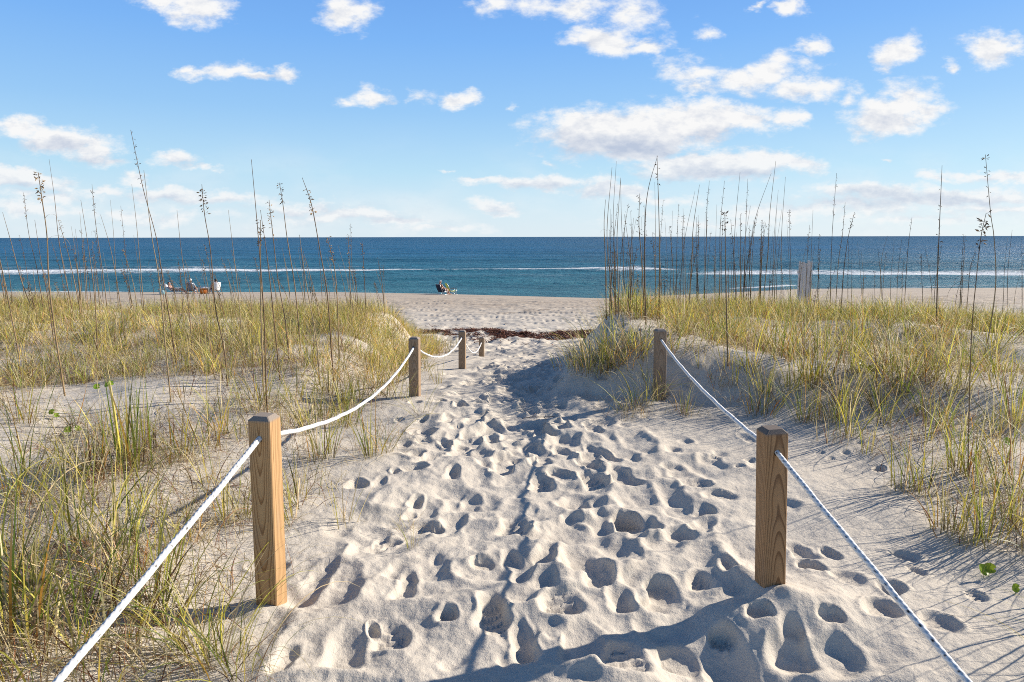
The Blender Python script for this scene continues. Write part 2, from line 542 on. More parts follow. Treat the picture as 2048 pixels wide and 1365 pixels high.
for k, (u, v, pw, ph, an, dp) in enumerate(KEY):
    p = hit(u, v)
    a, b = hit(u - pw / 2, v), hit(u + pw / 2, v)
    c, d = hit(u, v - ph / 2), hit(u, v + ph / 2)
    wx = (a - b).length * 1.05
    wy_ = (c - d).length * 1.05
    wx, wy_ = min(wx * .85, .17), min(wy_ * .8, .26)
    stamp(p.x, p.y, rad(90 + (an - 80) * .25), max(wy_, .06), max(wx, .05), dp * .64, (.14, .3, .45)[k % 3], .14, float(rng.normal() * .45), k + 500, .0035 if k % 3 == 1 and v > 900 else 0.0)
# churned sand between the end of the dunes and the wrack line
cm = sstep(11, 14, GY) * sstep(24, 19, GY)
GZ += cm * .030 * fbm(GX * 3.2, GY * 2.6, 3, 81, .6)
# tyre treads on the beach
for yt, amp in ((22.0, .06), (23.4, .05), (24.4, .07), (26.0, .06), (27.8, .07), (29.0, .06), (31.4, .07), (34.0, .08), (37.0, .08), (40.5, .07)):
    off = .5 * vnoise(GX * .05, GX * 0 + yt, 83)
    dd = GY - yt - off
    rut = np.exp(-(dd / .20) ** 2)
    GZ -= rut * amp * (.75 + .25 * np.sign(np.sin(GX * 28)))
    GZ += amp * .6 * (np.exp(-((dd - .33) / .14) ** 2) + np.exp(-((dd + .33) / .14) ** 2))
GZ += pm * sstep(12, 8, GY) * .0055 * fbm(GX * 9, GY * 9, 3, 92, .6)
GZ += sstep(20, 24, GY) * sstep(48, 40, GY) * .030 * fbm(GX * 1.9, GY * 3.0, 3, 93, .7)
GZ += sstep(1.2, 2, GY) * sstep(9, 6, GY) * .0022 * fbm(GX * 22, GY * 22, 3, 91)


def coarse(Z):
    return Z


# ------------------------------------------------------------------ materials
def new_mat(name):
    m = bpy.data.materials.new(name)
    m.use_nodes = True
    m.node_tree.nodes.clear()
    nb = NB(m.node_tree)
    out = nb.new('ShaderNodeOutputMaterial')
    bs = nb.new('ShaderNodeBsdfPrincipled')
    nb.link(bs.outputs[0], out.inputs[0])
    return m, nb, bs, out


def bump(nb, bs, h, strength, dist):
    b = nb.new('ShaderNodeBump')
    b.inputs['Strength'].default_value = strength
    b.inputs['Distance'].default_value = dist
    nb.link(h, b.inputs['Height'])
    nb.link(b.outputs[0], bs.inputs['Normal'])
    return b


def simple(name, color, rough=.7, var=.12, scale=40, metal=0.0, bmp=0.0):
    m, nb, bs, out = new_mat(name)
    t = nb.new('ShaderNodeTexCoord')
    n = nb.noise(t.outputs['Object'], scale, 4, .6)
    c = nb.mix(n, tuple(x * (1 - var) for x in color), tuple(min(1, x * (1 + var)) for x in color))
    nb.link(c, bs.inputs['Base Color'])
    bs.inputs['Roughness'].default_value = rough
    bs.inputs['Metallic'].default_value = metal
    if bmp:
        bump(nb, bs, n, .5, bmp)
    return m


# sand
M_SAND, nb, bs, _ = new_mat('sand')
geo = nb.new('ShaderNodeNewGeometry')
P = geo.outputs['Position']
big = nb.noise(P, .45, 5, .55)
med = nb.noise(P, 7, 4, .6)
grain = nb.noise(P, 330, 3, .7)
sp = nb.new('ShaderNodeSeparateXYZ')
nb.link(P, sp.inputs[0])
c = nb.mix(nb.smooth(big, .35, .65), (.50, .445, .37), (.56, .50, .415))
c = nb.mix(nb.smooth(med, .3, .75), c, (.59, .53, .44))
g = nb.smooth(grain, .28, .72)
mg = nb.noise(P, 120, 3, .7)
c = nb.mix(nb.math('MULTIPLY', nb.smooth(mg, .3, .7), .16), c, (.33, .28, .22))
c = nb.mix(nb.math('MULTIPLY', g, .25), c, (.76, .71, .62))
c = nb.mix(nb.math('MULTIPLY', nb.smooth(grain, .36, .26), .30), c, (.26, .20, .15))
# the beach below the dunes is browner, and damp close to the water
beach = nb.smooth(sp.outputs[1], 22, 40)
pat = nb.noise(nb.mapping(P, scale=(.22, 2.2, 1)), 1.0, 6, .72)
c = nb.mix(nb.math('MULTIPLY', beach, .75), c, (.42, .345, .265))
c = nb.mix(nb.math('MULTIPLY', nb.math('MULTIPLY', nb.smooth(pat, .48, .70), nb.smooth(sp.outputs[1], 20, 24)), .7), c, (.25, .19, .14))
damp = nb.smooth(sp.outputs[2], .20, .02)
c = nb.mix(damp, c, (.24, .19, .14))
# scraps of seaweed and shell
fl = nb.noise(nb.mapping(P, scale=(1, 1.6, 1)), 9, 3, .8)
c = nb.mix(nb.math('MULTIPLY', nb.smooth(fl, .70, .75), nb.smooth(sp.outputs[1], 14, 18, 0, .7)), c, (.10, .06, .04))
nb.link(c, bs.inputs['Base Color'])
rg = nb.math('MULTIPLY_ADD', damp, -.45, .92)
nb.link(rg, bs.inputs['Roughness'])
bs.inputs['Specular IOR Level'].default_value = .25
h1 = nb.noise(P, 55, 5, .65)
h2 = nb.noise(P, 210, 3, .7)
hh = nb.math('MULTIPLY_ADD', h2, .45, h1)
h3 = nb.noise(P, 18, 4, .6)
hh = nb.math('MULTIPLY_ADD', h3, 1.6, hh)
hh = nb.math('MULTIPLY_ADD', nb.math('MULTIPLY', beach, pat), 16.0, hh)
bump(nb, bs, hh, .62, .007)

# sea
M_SEA, nb, bs, out = new_mat('sea_water')
geo = nb.new('ShaderNodeNewGeometry')
P = geo.outputs['Position']
sp = nb.new('ShaderNodeSeparateXYZ')
nb.link(P, sp.inputs[0])
Yw = sp.outputs[1]
lg = nb.math('LOGARITHM', Yw, 2.718)
depthf = nb.smooth(lg, 3.95, 5.6)
patch = nb.noise(nb.mapping(P, scale=(.012, .05, 1)), 1.0, 5, .6)
c = nb.mix(depthf, (.050, .200, .255), (.012, .120, .250))
c = nb.mix(nb.smooth(lg, 5.4, 8.0), c, (.003, .062, .150))
c = nb.mix(nb.math('MULTIPLY', nb.smooth(patch, .38, .62), .6), c, (.005, .072, .120))
att = nb.new('ShaderNodeAttribute', attribute_name='Col')
sa = nb.new('ShaderNodeSeparateColor')
nb.link(att.outputs['Color'], sa.inputs[0])
fm = nb.noise(nb.mapping(P, scale=(.9, 2.2, 1)), 1.3, 6, .72)
fm2 = nb.noise(nb.mapping(P, scale=(.045, .06, 1)), 1.0, 4, .6)
fo = nb.math('ADD', nb.math('MULTIPLY_ADD', fm, 1.5, -.95), nb.math('MULTIPLY_ADD', fm2, 1.2, -.62))
foam = nb.smooth(nb.math('ADD', fo, sa.outputs[0]), .22, .80)
foam = nb.math('MULTIPLY', foam, nb.smooth(sa.outputs[0], .02, .2))
c2 = nb.mix(foam, c, (.80, .84, .86))
nb.link(c2, bs.inputs['Base Color'])
nb.link(nb.math('MULTIPLY_ADD', foam, .45, .38), bs.inputs['Roughness'])
bs.inputs['IOR'].default_value = 1.333
bs.inputs['Specular IOR Level'].default_value = .075
rip = nb.noise(nb.mapping(P, scale=(.8, 1.5, 1)), .9, 6, .68)
rip2 = nb.noise(nb.mapping(P, scale=(.10, .28, 1)), 1.0, 4, .6)
hh = nb.math('MULTIPLY_ADD', rip2, 1.6, nb.math('MULTIPLY', rip, .8))
bump(nb, bs, hh, 1.0, .9)
SEA_BS = bs

# grass with per-blade colour
def blade_mat(name, transl=.35, rough=.55):
    m, nb, bs, out = new_mat(name)
    att = nb.new('ShaderNodeAttribute', attribute_name='Col')
    t = nb.new('ShaderNodeTexCoord')
    n = nb.noise(t.outputs['Object'], 60, 3, .6)
    c = nb.mix(n, (.72, .72, .72), (1.25, 1.25, 1.25))
    c = nb.mix(1.0, att.outputs['Color'], c, 'MULTIPLY')
    nb.link(c, bs.inputs['Base Color'])
    bs.inputs['Roughness'].default_value = rough
    bs.inputs['Specular IOR Level'].default_value = .35
    tr = nb.new('ShaderNodeBsdfTranslucent')
    nb.link(c, tr.inputs['Color'])
    mx = nb.new('ShaderNodeMixShader')
    mx.inputs[0].default_value = transl
    nb.link(bs.outputs[0], mx.inputs[1])
    nb.link(tr.outputs[0], mx.inputs[2])
    nb.link(mx.outputs[0], out.inputs[0])
    return m


M_GRASS = blade_mat('grass_blade')
M_STEM = blade_mat('sea_oat_stem', .1, .6)
M_SEED = blade_mat('sea_oat_seed', .3, .7)
M_WEED = blade_mat('seaweed', .1, .6)


def wood_mat(name, light, dark, grey, topz, seed=0.0, taper=.085):
    m, nb, bs, out = new_mat(name)
    t = nb.new('ShaderNodeTexCoord')
    O = t.outputs['Object']
    sp = nb.new('ShaderNodeSeparateXYZ')
    nb.link(O, sp.inputs[0])
    wv = nb.noise(nb.mapping(O, loc=(seed, seed * 2, 0), scale=(1, 1, .12)), 9, 3, .5)
    wv2 = nb.noise(nb.mapping(O, loc=(seed, 0, seed), scale=(1, 1, .9)), 3.0, 2, .5)
    X = nb.math('MULTIPLY_ADD', wv, .030, nb.math('ADD', sp.outputs[0], -.018 + .006 * math.sin(seed * 5)))
    Yv = nb.math('ADD', nb.math('MULTIPLY_ADD', sp.outputs[2], taper, .010 if taper > 0 else .010 - taper * topz), nb.math('MULTIPLY_ADD', sp.outputs[1], 1.0, .02))
    Yv = nb.math('MULTIPLY_ADD', wv2, .05, Yv)
    r = nb.math('SQRT', nb.math('ADD', nb.math('MULTIPLY', X, X), nb.math('MULTIPLY', nb.math('MULTIPLY', Yv, Yv), .55)))
    ph = nb.math('FRACT', nb.math('MULTIPLY', r, 150))
    ring = nb.ramp(ph, [(0, 0.0), (.55, .15), (.85, 1.0), (.95, .9), (1.0, 0.0)])
    fib = nb.noise(nb.mapping(O, loc=(seed, seed, seed), scale=(1, 1, .015)), 260, 4, .6)
    c = nb.mix(nb.math('MULTIPLY', ring, .85), light, dark)
    c = nb.mix(nb.math('MULTIPLY', nb.smooth(fib, .5, .75), .35), c, tuple(x * .55 for x in light))
    blot = nb.noise(nb.mapping(O, loc=(seed, 1, 1), scale=(1, 1, .35)), 14, 4, .6)
    wz = nb.math('MULTIPLY_ADD', blot, .10, nb.math('SUBTRACT', sp.outputs[2], topz - .005))
    c = nb.mix(nb.math('MULTIPLY', nb.smooth(blot, .50, .75), .25), c, grey)
    c = nb.mix(nb.smooth(nb.math('SUBTRACT', sp.outputs[2], topz - .014), -.012, .004, 0, .85), c, grey)
    nb.link(c, bs.inputs['Base Color'])
    bs.inputs['Roughness'].default_value = .72
    bs.inputs['Specular IOR Level'].default_value = .25
    hh = nb.math('MULTIPLY_ADD', ring, -.4, fib)
    bump(nb, bs, hh, .35, .0015)
    return m


# ------------------------------------------------------------------ ground sheet
def grid_faces(nr, nc):
    idx = np.arange(nr * nc).reshape(nr, nc)
    return np.stack([idx[:-1, :-1], idx[:-1, 1:], idx[1:, 1:], idx[1:, :-1]], -1).reshape(-1, 4)


# sand heaped and scooped round the foot of each post, before the sheet is made
POSTS = [  # u of the foot, v of the foot, v of the top, depth y or None, z turn in degrees
    dict(u=541, v=1206, top=(526, 835), y=2.56, rz=-8),
    dict(u=829, v=793, top=(828, 677), y=6.05, rz=-6),
    dict(u=924, v=738, top=(924, 663), y=8.95, rz=-5),
    dict(u=963, v=717, top=(963, 676), y=11.9, rz=-4),
    dict(u=1547, v=1166, top=(1551, 860), y=2.58, rz=5),
    dict(u=1320, v=800, top=(1322, 661), y=5.75, rz=4),
]


def mound(cx, cy, r, h):
    global GZ
    GZ += h * np.exp(-(((GX - cx) / r) ** 2 + ((GY - cy) / r) ** 2))


for pd in POSTS:
    b = at_y(pd['u'], pd['v'], pd['y'])
    pd['pos'] = b
    mid = at_y(pd['top'][0], pd['top'][1], pd['y'])
    pd['topz'] = mid.z
    d = b.z - ground_z(b.x, b.y)
    if abs(d) < .25:
        mound(b.x, b.y, .35 if pd['y'] < 4 else .6, d)
for q in (0, 4):
    b = POSTS[q]['pos']
    s = 1 if q == 0 else -1
    mound(b.x + .12 * s, b.y + .02, .055, -.03)
    mound(b.x - .02 * s, b.y - .085, .05, .014)

V = np.stack([GX, GY, GZ], -1).reshape(-1, 3)
me = np_mesh('sand_ground', V, grid_faces(*GX.shape))
beach_o = link_mesh('beach', me, M_SAND, smooth=True)
tag(beach_o, kind='structure')

# ------------------------------------------------------------------ sea sheet
sy = []
y = 44.0
while y < 420:
    sy.append(y)
    y *= 1.0042
while y < 24000:
    sy.append(y)
    y *= 1.06
sy.append(24000)
SY = np.array(sy)
SS = np.array(axis([(-8, -1.4, .3), (-1.4, -.85, .02), (-.85, .85, .0045), (.85, 1.4, .02), (1.4, 8, .3)]))
WX = SS[None, :] * SY[:, None]
WYY = np.repeat(SY[:, None], len(SS), 1)
atten = sstep(400, 130, WYY)
sh = np.interp(WX, SHX, SHY)
inn = sstep(0, 16, WYY - sh)
bend = 3.5 * vnoise(WX * .012, WYY * 0 + 2, 3) + 1.1 * vnoise(WX * .05, WYY * 0, 4)
yb = WYY + bend
WZ = np.zeros_like(WX)
WZ += .10 * fbm(WX * .06, yb * .30, 3, 101, .6) * inn * atten
WZ += .05 * fbm(WX * .25, yb * .8, 3, 111, .6) * inn * atten * sstep(200, 90, WYY)
# swells rolling in: centre, half width, height, steep seaward side away from the camera
for yc, wd, hh_, x0, x1 in ((62, 2.4, .16, -99, 99), (67.5, 2.6, .20, -99, 99), (74, 3.0, .24, -99, 99), (89, 3.2, .52, -120, 24), (100, 3.6, .62, 14, 120), (87, 2.6, .30, 22, 120), (112, 5, .30, -120, 120), (132, 6, .35, -150, 150)):
    gate = sstep(x0, x0 + 12, WX) * sstep(x1, x1 - 12, WX)
    lump = .7 + .3 * vnoise(WX * .03, WX * 0 + yc, 9)
    t = (yb - yc)
    prof = np.where(t < 0, np.exp(-(t / (wd * .55)) ** 2), np.exp(-(t / (wd * 1.5)) ** 2))
    WZ += hh_ * prof * gate * lump
foamv = np.zeros_like(WX)
gA = sstep(-70, -50, WX) * 1.0
gl = sstep(28, 14, WX)
t = yb - 88.2
foamv = np.maximum(foamv, (1.0 * np.exp(-((t - 4.0) / (6.2 + 2.2 * vnoise(WX * .05, WX * 0 + 7, 15))) ** 2) + .5 * np.exp(-((t - 7) / 5) ** 2)) * gl)
gr = sstep(14, 30, WX)
t = yb - 84.5
foamv = np.maximum(foamv, 1.0 * np.exp(-((t + 1) / 5.0) ** 2) * gr)
t = yb - 94
foamv = np.maximum(foamv, .45 * np.exp(-(t / 3) ** 2) * gr)
# small shore break and swash edge
sd = WYY - sh
foamv = np.maximum(foamv, .78 * np.exp(-((sd - .6 - .8 * vnoise(WX * .15, WX * 0, 12)) / .55) ** 2) * (.55 + .45 * vnoise(WX * .08, WX * 0 + 4, 13)))
foamv = np.maximum(foamv, 1.0 * np.exp(-((sd - 3.5) / .9) ** 2) * sstep(17, 20, WX) * sstep(28, 25, WX))
foamv = np.maximum(foamv, .50 * np.exp(-((yb - 71) / 1.3) ** 2) * sstep(.0, .5, vnoise(WX * .06, WX * 0, 14)))
foamv = np.maximum(foamv, .45 * np.exp(-((yb - 79) / 1.6) ** 2) * sstep(.05, .5, vnoise(WX * .045, WX * 0 + 5, 16)))
foamv = np.maximum(foamv, .55 * np.exp(-((yb - 104) / 2.4) ** 2) * sstep(.1, .5, vnoise(WX * .03, WX * 0 + 9, 17)))
V = np.stack([WX, WYY, WZ], -1).reshape(-1, 3)
colr = np.zeros((V.shape[0], 3))
colr[:, 0] = foamv.reshape(-1)
me = np_mesh('sea', V, grid_faces(*WX.shape), colr)
sea_o = link_mesh('sea', me, M_SEA, smooth=True)
tag(sea_o, kind='structure')


# ------------------------------------------------------------------ small mesh builders
class MB:
    def __init__(self):
        self.v, self.f, self.c = [], [], []

    def add(self, V, Fs, col=(1, 1, 1)):
        k = len(self.v)
        self.v += [tuple(p) for p in V]
        self.f += [tuple(i + k for i in f) for f in Fs]
        if isinstance(col, list):
            self.c += col
        else:
            self.c += [tuple(col)] * len(V)

    def tube(self, pts, radii, sides=8, col=(1, 1, 1), caps=True):
        pts = [Vector(p) for p in pts]
        n = len(pts)
        if not hasattr(radii, '__len__'):
            radii = [radii] * n
        up = Vector((0, 0, 1))
        V, Fs, C = [], [], []
        prevx = None
        for i, p in enumerate(pts):
            d = (pts[min(i + 1, n - 1)] - pts[max(i - 1, 0)]).normalized()
            if prevx is None:
                x = d.cross(up if abs(d.z) < .9 else Vector((0, 1, 0))).normalized()
            else:
                x = (prevx - d * prevx.dot(d)).normalized()
            prevx = x
            yv = d.cross(x)
            for k in range(sides):
                a = 2 * math.pi * k / sides
                V.append(p + (x * math.cos(a) + yv * math.sin(a)) * radii[i])
            cc = col[i] if isinstance(col, list) else col
            C += [tuple(cc)] * sides
        for i in range(n - 1):
            for k in range(sides):
                a, b = i * sides + k, i * sides + (k + 1) % sides
                Fs.append((a, b, b + sides, a + sides))
        if caps:
            Fs.append(tuple(range(sides))[::-1])
            Fs.append(tuple((n - 1) * sides + k for k in range(sides)))
        self.add(V, Fs, C)

    def ellipsoid(self, c, r, rot=None, seg=12, rings=8, col=(1, 1, 1)):
        c = Vector(c)
        V, Fs = [], []
        for i in range(rings + 1):
            th = math.pi * i / rings
            for k in range(seg):
                a = 2 * math.pi * k / seg
                p = Vector((r[0] * math.sin(th) * math.cos(a), r[1] * math.sin(th) * math.sin(a), r[2] * math.cos(th)))
                if rot is not None:
                    p = rot @ p
                V.append(c + p)
        for i in range(rings):
            for k in range(seg):
                a, b = i * seg + k, i * seg + (k + 1) % seg
                Fs.append((a, a + seg, b + seg, b))
        self.add(V, Fs, col)

    def box(self, c, s, rot=None, col=(1, 1, 1)):
        c = Vector(c)
        V = []
        for z in (-1, 1):
            for (x, y_) in ((-1, -1), (1, -1), (1, 1), (-1, 1)):
                p = Vector((x * s[0] / 2, y_ * s[1] / 2, z * s[2] / 2))
                V.append(c + (rot @ p if rot is not None else p))
        self.add(V, [(3, 2, 1, 0), (4, 5, 6, 7), (0, 1, 5, 4), (1, 2, 6, 5), (2, 3, 7, 6), (3, 0, 4, 7)], col)

    def ribbon(self, pts, widths, side, thick, col=(1, 1, 1)):
        """a thin solid strap"""
        pts = [Vector(p) for p in pts]
        n = len(pts)
        V, Fs = [], []
        for i, p in enumerate(pts):
            d = (pts[min(i + 1, n - 1)] - pts[max(i - 1, 0)]).normalized()
            s = Vector(side)
            nr = d.cross(s).normalized() * thick / 2
            s = s.normalized() * widths[i] / 2
            V += [p - s - nr, p + s - nr, p + s + nr, p - s + nr]
        for i in range(n - 1):
            for k in range(4):
                a, b = i * 4 + k, i * 4 + (k + 1) % 4
                Fs.append((a, b, b + 4, a + 4))
        Fs.append((3, 2, 1, 0))
        Fs.append(tuple((n - 1) * 4 + k for k in range(4)))
        self.add(V, Fs, col)

    def mesh(self, name):
        me = bpy.data.meshes.new(name)
        me.from_pydata(self.v, [], self.f)
        me.update()
        a = me.attributes.new('Col', 'FLOAT_COLOR', 'POINT')
        c = np.ones((len(self.v), 4), dtype=np.float32)
        c[:, :3] = np.array(self.c, dtype=np.float32).reshape(-1, 3)
        a.data.foreach_set('color', c.ravel())
        return me

    def build(self, name, mat, parent=None, smooth=False):
        return link_mesh(name, self.mesh(name), mat, parent, smooth)


# ------------------------------------------------------------------ posts
POST_LABEL = [
    'tan square wooden post with bold pointed grain, nearest of the row of four',
    'square wooden post second in the row leading to the sea, short grass at its foot',
    'square wooden post third in the row towards the seaweed, between two sagging ropes',
    'smallest square wooden post, last of the row before the brown seaweed',
    'dark brown square wooden post with chamfered top throwing a long shadow over the footprints',
    'greyish square wooden post standing in front of the shaded dune bank',
]
POST_COL = [((.52, .325, .155), (.23, .11, .04)), ((.36, .25, .16), (.21, .13, .07)), ((.35, .25, .16), (.2, .13, .08)), ((.35, .26, .17), (.2, .13, .08)),
            ((.38, .225, .11), (.14, .068, .028)), ((.33, .235, .16), (.19, .125, .08))]
HOLE_DROP = .085
for i, pd in enumerate(POSTS):
    b = pd['pos']
    W = .089
    top = pd['topz'] + .012
    foot = b.z - .35
    H = top - foot
    bm = bmesh.new()
    ch = .015
    prof = [(W / 2, 0.0), (W / 2, H - ch), (W / 2 - ch, H)]
    rings = []
    zs = list(np.linspace(0, H - ch, 12))
    bev = .0035

    def ring8(h, z):
        pts = []
        for sx, sy_ in ((1, 1), (-1, 1), (-1, -1), (1, -1)):
            if (sx, sy_) in ((1, 1), (-1, -1)):
                pts += [(sx * h, sy_ * (h - bev)), (sx * (h - bev), sy_ * h)]
            else:
                pts += [(sx * (h - bev), sy_ * h), (sx * h, sy_ * (h - bev))]
        return [bm.verts.new((p[0], p[1], z)) for p in pts]
    for z in zs:
        rings.append(ring8(W / 2, z))
    rings.append(ring8(W / 2 - ch, H))
    for a, c in zip(rings[:-1], rings[1:]):
        for k in range(8):
            bm.faces.new((a[k], a[(k + 1) % 8], c[(k + 1) % 8], c[k]))
    bm.faces.new(rings[-1])
    bm.faces.new(rings[0][::-1])
    bmesh.ops.recalc_face_normals(bm, faces=bm.faces)
    me = bpy.data.meshes.new('wooden_post')
    bm.to_mesh(me)
    bm.free()
    hz = H - HOLE_DROP - (.005 if i != 0 else 0)
    pd['hz'] = hz + foot
    # drill the rope hole through the post, front to back
    cutter = MB()
    cutter.tube([(0, -.2, hz), (0, .2, hz)], .0125, 20)
    cme = cutter.mesh('cut')
    co = bpy.data.objects.new('cut', cme)
    COL.objects.link(co)
    o = bpy.data.objects.new('wooden_post', me)
    COL.objects.link(o)
    bo = o.modifiers.new('b', 'BOOLEAN')
    bo.object = co
    bo.operation = 'DIFFERENCE'
    bo.solver = 'EXACT'
    dg = bpy.context.evaluated_depsgraph_get()
    me2 = bpy.data.meshes.new_from_object(o.evaluated_get(dg))
    o.modifiers.clear()
    o.data = me2
    o.name = 'wooden_post'
    bpy.data.objects.remove(co)
    me2.materials.clear()
    me2.materials.append(wood_mat('post_wood', POST_COL[i][0], POST_COL[i][1], (.24, .215, .19) if i == 0 else (.15, .13, .115) if i == 4 else (.26, .22, .185), H, seed=i * 1.7 + .4, taper=-.085 if i in (0, 2) else .085))
    o.location = (b.x, b.y, foot)
    topc = at_y(pd['top'][0], pd['top'][1], pd['y'])
    lean = math.atan2(topc.x - b.x, top - b.z)
    o.rotation_euler = (0, lean, rad(pd['rz']))
    pd['obj'] = o
    pd['lean'] = lean
    tag(o, POST_LABEL[i], 'post', 'rope posts beside the sand path')


def hole(i, back):
    pd = POSTS[i]
    b = pd['pos']
    z = pd['hz']
    dz = z - (b.z - .35)
    a = rad(pd['rz'])
    s = .048 if back else -.048
    return Vector((b.x + math.tan(pd['lean']) * dz - math.sin(a) * s, b.y + math.cos(a) * s, z))


# ------------------------------------------------------------------ ropes
M_ROPE, nb, bs, _ = new_mat('rope')
att = nb.new('ShaderNodeAttribute', attribute_name='Col')
nb.link(att.outputs['Color'], bs.inputs['Base Color'])
bs.inputs['Roughness'].default_value = .75
t_ = nb.new('ShaderNodeTexCoord')
bump(nb, bs, nb.noise(t_.outputs['Object'], 900, 3, .7), .3, .001)


def rope_mesh(a, b, sag, r=.0085, flecks=(.10, .095, .085), endpts=None):
    a, b = Vector(a), Vector(b)
    L = (b - a).length
    n = max(60, int(L / (.005 if a.y < 3 else .012)))
    sides = 18
    t = np.linspace(0, 1, n + 1)
    Pn = np.array(a)[None] * (1 - t[:, None]) + np.array(b)[None] * t[:, None]
    Pn[:, 2] -= sag * 4 * t * (1 - t)
    T = np.gradient(Pn, axis=0)
    T /= np.linalg.norm(T, axis=1)[:, None]
    X = np.cross(T, [0, 0, 1])
    X /= np.linalg.norm(X, axis=1)[:, None]
    Yv = np.cross(X, T)
    s = np.concatenate([[0], np.cumsum(np.linalg.norm(np.diff(Pn, axis=0), axis=1))])
    ph = 2 * np.pi * np.arange(sides) / sides
    S, PH = np.meshgrid(s, ph, indexing='ij')
    # braid: two families of crossing strands
    k1 = np.sin(4 * PH + S * 2 * np.pi / .022)
    k2 = np.sin(4 * PH - S * 2 * np.pi / .022)
    rr = r * (1 + .17 * np.maximum(k1, k2))
    wob = .0012 * np.sin(S * 13) + .0008 * np.sin(S * 31)
    V = Pn[:, None, :] + (X[:, None, :] * np.cos(PH)[..., None] + Yv[:, None, :] * np.sin(PH)[..., None]) * rr[..., None]
    V = V + np.stack([wob * 0, wob * 0, wob], -1)
    base = np.array([.82, .81, .78])
    C = np.ones(V.shape) * base
    groove = np.clip(1 - np.maximum(k1, k2) * 1.2 - .1, 0, 1)
    C *= (1 - .26 * groove)[..., None]
    if flecks:
        row = (np.abs(np.mod(PH - .55 - S * 0.35 + np.pi, 2 * np.pi) - np.pi) < .22)
        dash = np.mod(S, .050) < .009
        row2 = (np.abs(np.mod(PH - 2.4 - S * 0.35 + np.pi, 2 * np.pi) - np.pi) < .22)
        dash2 = np.mod(S + .02, .083) < .008
        C[(row & dash) | (row2 & dash2)] = flecks
    idx = np.arange((n + 1) * sides).reshape(n + 1, sides)
    nx = np.roll(idx, -1, axis=1)
    Q = np.stack([idx[:-1], nx[:-1], nx[1:], idx[1:]], -1).reshape(-1, 4)
    return np_mesh('rope', V.reshape(-1, 3), Q, C.reshape(-1, 3))


def rope(name_label, a, b, sag, r=.0085, flecks=(.10, .095, .085)):
    a, b = Vector(a), Vector(b)
    me = rope_mesh(a, b, sag, r, flecks)
    o = link_mesh('rope', me, M_ROPE, smooth=True)
    tag(o, name_label, 'rope', 'white ropes strung between the posts')
    return o


hA = hole(0, False)
hB = hole(4, False)
nearL = at_y(60, 1420, 1.40)
nearR = at_y(1975, 1404, 1.55)
# the near ropes run on past the camera to posts standing outside the picture
dL = (nearL - hA)
dR = (nearR - hB)
rope('thick white braided rope slanting down from the tan post in front of tangled grass', hA - dL.normalized() * .045, hA + dL * 1.9, .012, .0090)
rope('white rope with black flecks running from the dark brown post towards the viewer', hB - dR.normalized() * .045, hB + dR * 1.9, .01, .0085, (.02, .02, .02))
rope('white rope sagging between the tan post and the second post', hole(0, True) - Vector((0, .045, 0)), hole(1, False) + Vector((0, .04, 0)), .16, .0085)
rope('white rope hanging in a deep curve between the second and third posts of the row', hole(1, True) - Vector((0, .04, 0)), hole(2, False) + Vector((0, .04, 0)), .17, .0085)
rope('short white rope hanging between the third post and the smallest post by the seaweed', hole(2, True) - Vector((0, .04, 0)), hole(3, False) + Vector((0, .04, 0)), .20, .0085)
rope('taut white rope between the greyish post by the bank and the dark brown post', hole(4, True) - Vector((0, .045, 0)), hole(5, False) + Vector((0, .04, 0)), .05, .0085)

# two more posts of the rows, behind the viewer, carry the near ropes
def gz_arr(x, y):
    x = np.asarray(x, float)
    y = np.clip(np.asarray(y, float), Yr[0] + 1e-3, Yr[-1] - 1e-3)
    i = np.clip(np.searchsorted(Yr, y) - 1, 0, len(Yr) - 2)
    ty = (y - Yr[i]) / (Yr[i + 1] - Yr[i])
    s = x / np.maximum(y, 1.5)
    j = np.clip(np.searchsorted(Sc, s) - 1, 0, len(Sc) - 2)
    ts = np.clip((s - Sc[j]) / (Sc[j + 1] - Sc[j]), 0, 1)
    return (GZ[i, j] * (1 - ts) + GZ[i, j + 1] * ts) * (1 - ty) + (GZ[i + 1, j] * (1 - ts) + GZ[i + 1, j + 1] * ts) * ty


# ------------------------------------------------------------------ landmarks, for labels
LM = []
LMN = ['the tan post', 'the second post', 'the third post', 'the smallest post', 'the dark brown post', 'the greyish post']
for pd, nm in zip(POSTS, LMN):
    LM.append((pd['pos'].x, pd['pos'].y, nm))
LABELS = {}
ORD = ['', 'second ', 'third ', 'fourth ', 'fifth ', 'sixth ', 'seventh ', 'eighth ', 'ninth ', 'tenth ', 'eleventh ', 'twelfth ', 'thirteenth ', 'fourteenth ', 'fifteenth ', 'sixteenth ', 'seventeenth ', 'eighteenth ', 'nineteenth ', 'twentieth ']


def where(x, y):
    best = min(LM, key=lambda q: (q[0] / max(q[1], 1) - x / max(y, 1)) ** 2 * 40 + (math.log(q[1]) - math.log(max(y, .8))) ** 2)
    du = x / y - best[0] / best[1]
    dd = y - best[1]
    side = 'left of' if du < 0 else 'right of'
    far = 'well behind and ' if dd > 3 else ('behind and ' if dd > .9 else ('in front and ' if dd < -.45 else ''))
    return far + side + ' ' + best[2], math.hypot(x - best[0], y - best[1])


PENDING = []


def later(o, desc, x, y, cat, group):
    wtxt, d = where(x, y)
    PENDING.append((desc, wtxt, d, o, cat, group))


def settle_labels():
    by = {}
    for p in PENDING:
        by.setdefault((p[0], p[1]), []).append(p)
    for (desc, wtxt), lst in by.items():
        lst.sort(key=lambda p: p[2])
        for i, p in enumerate(lst):
            tag(p[3], (ORD[min(i, len(ORD) - 1)] + desc + ' ' + wtxt).strip(), p[4], p[5])


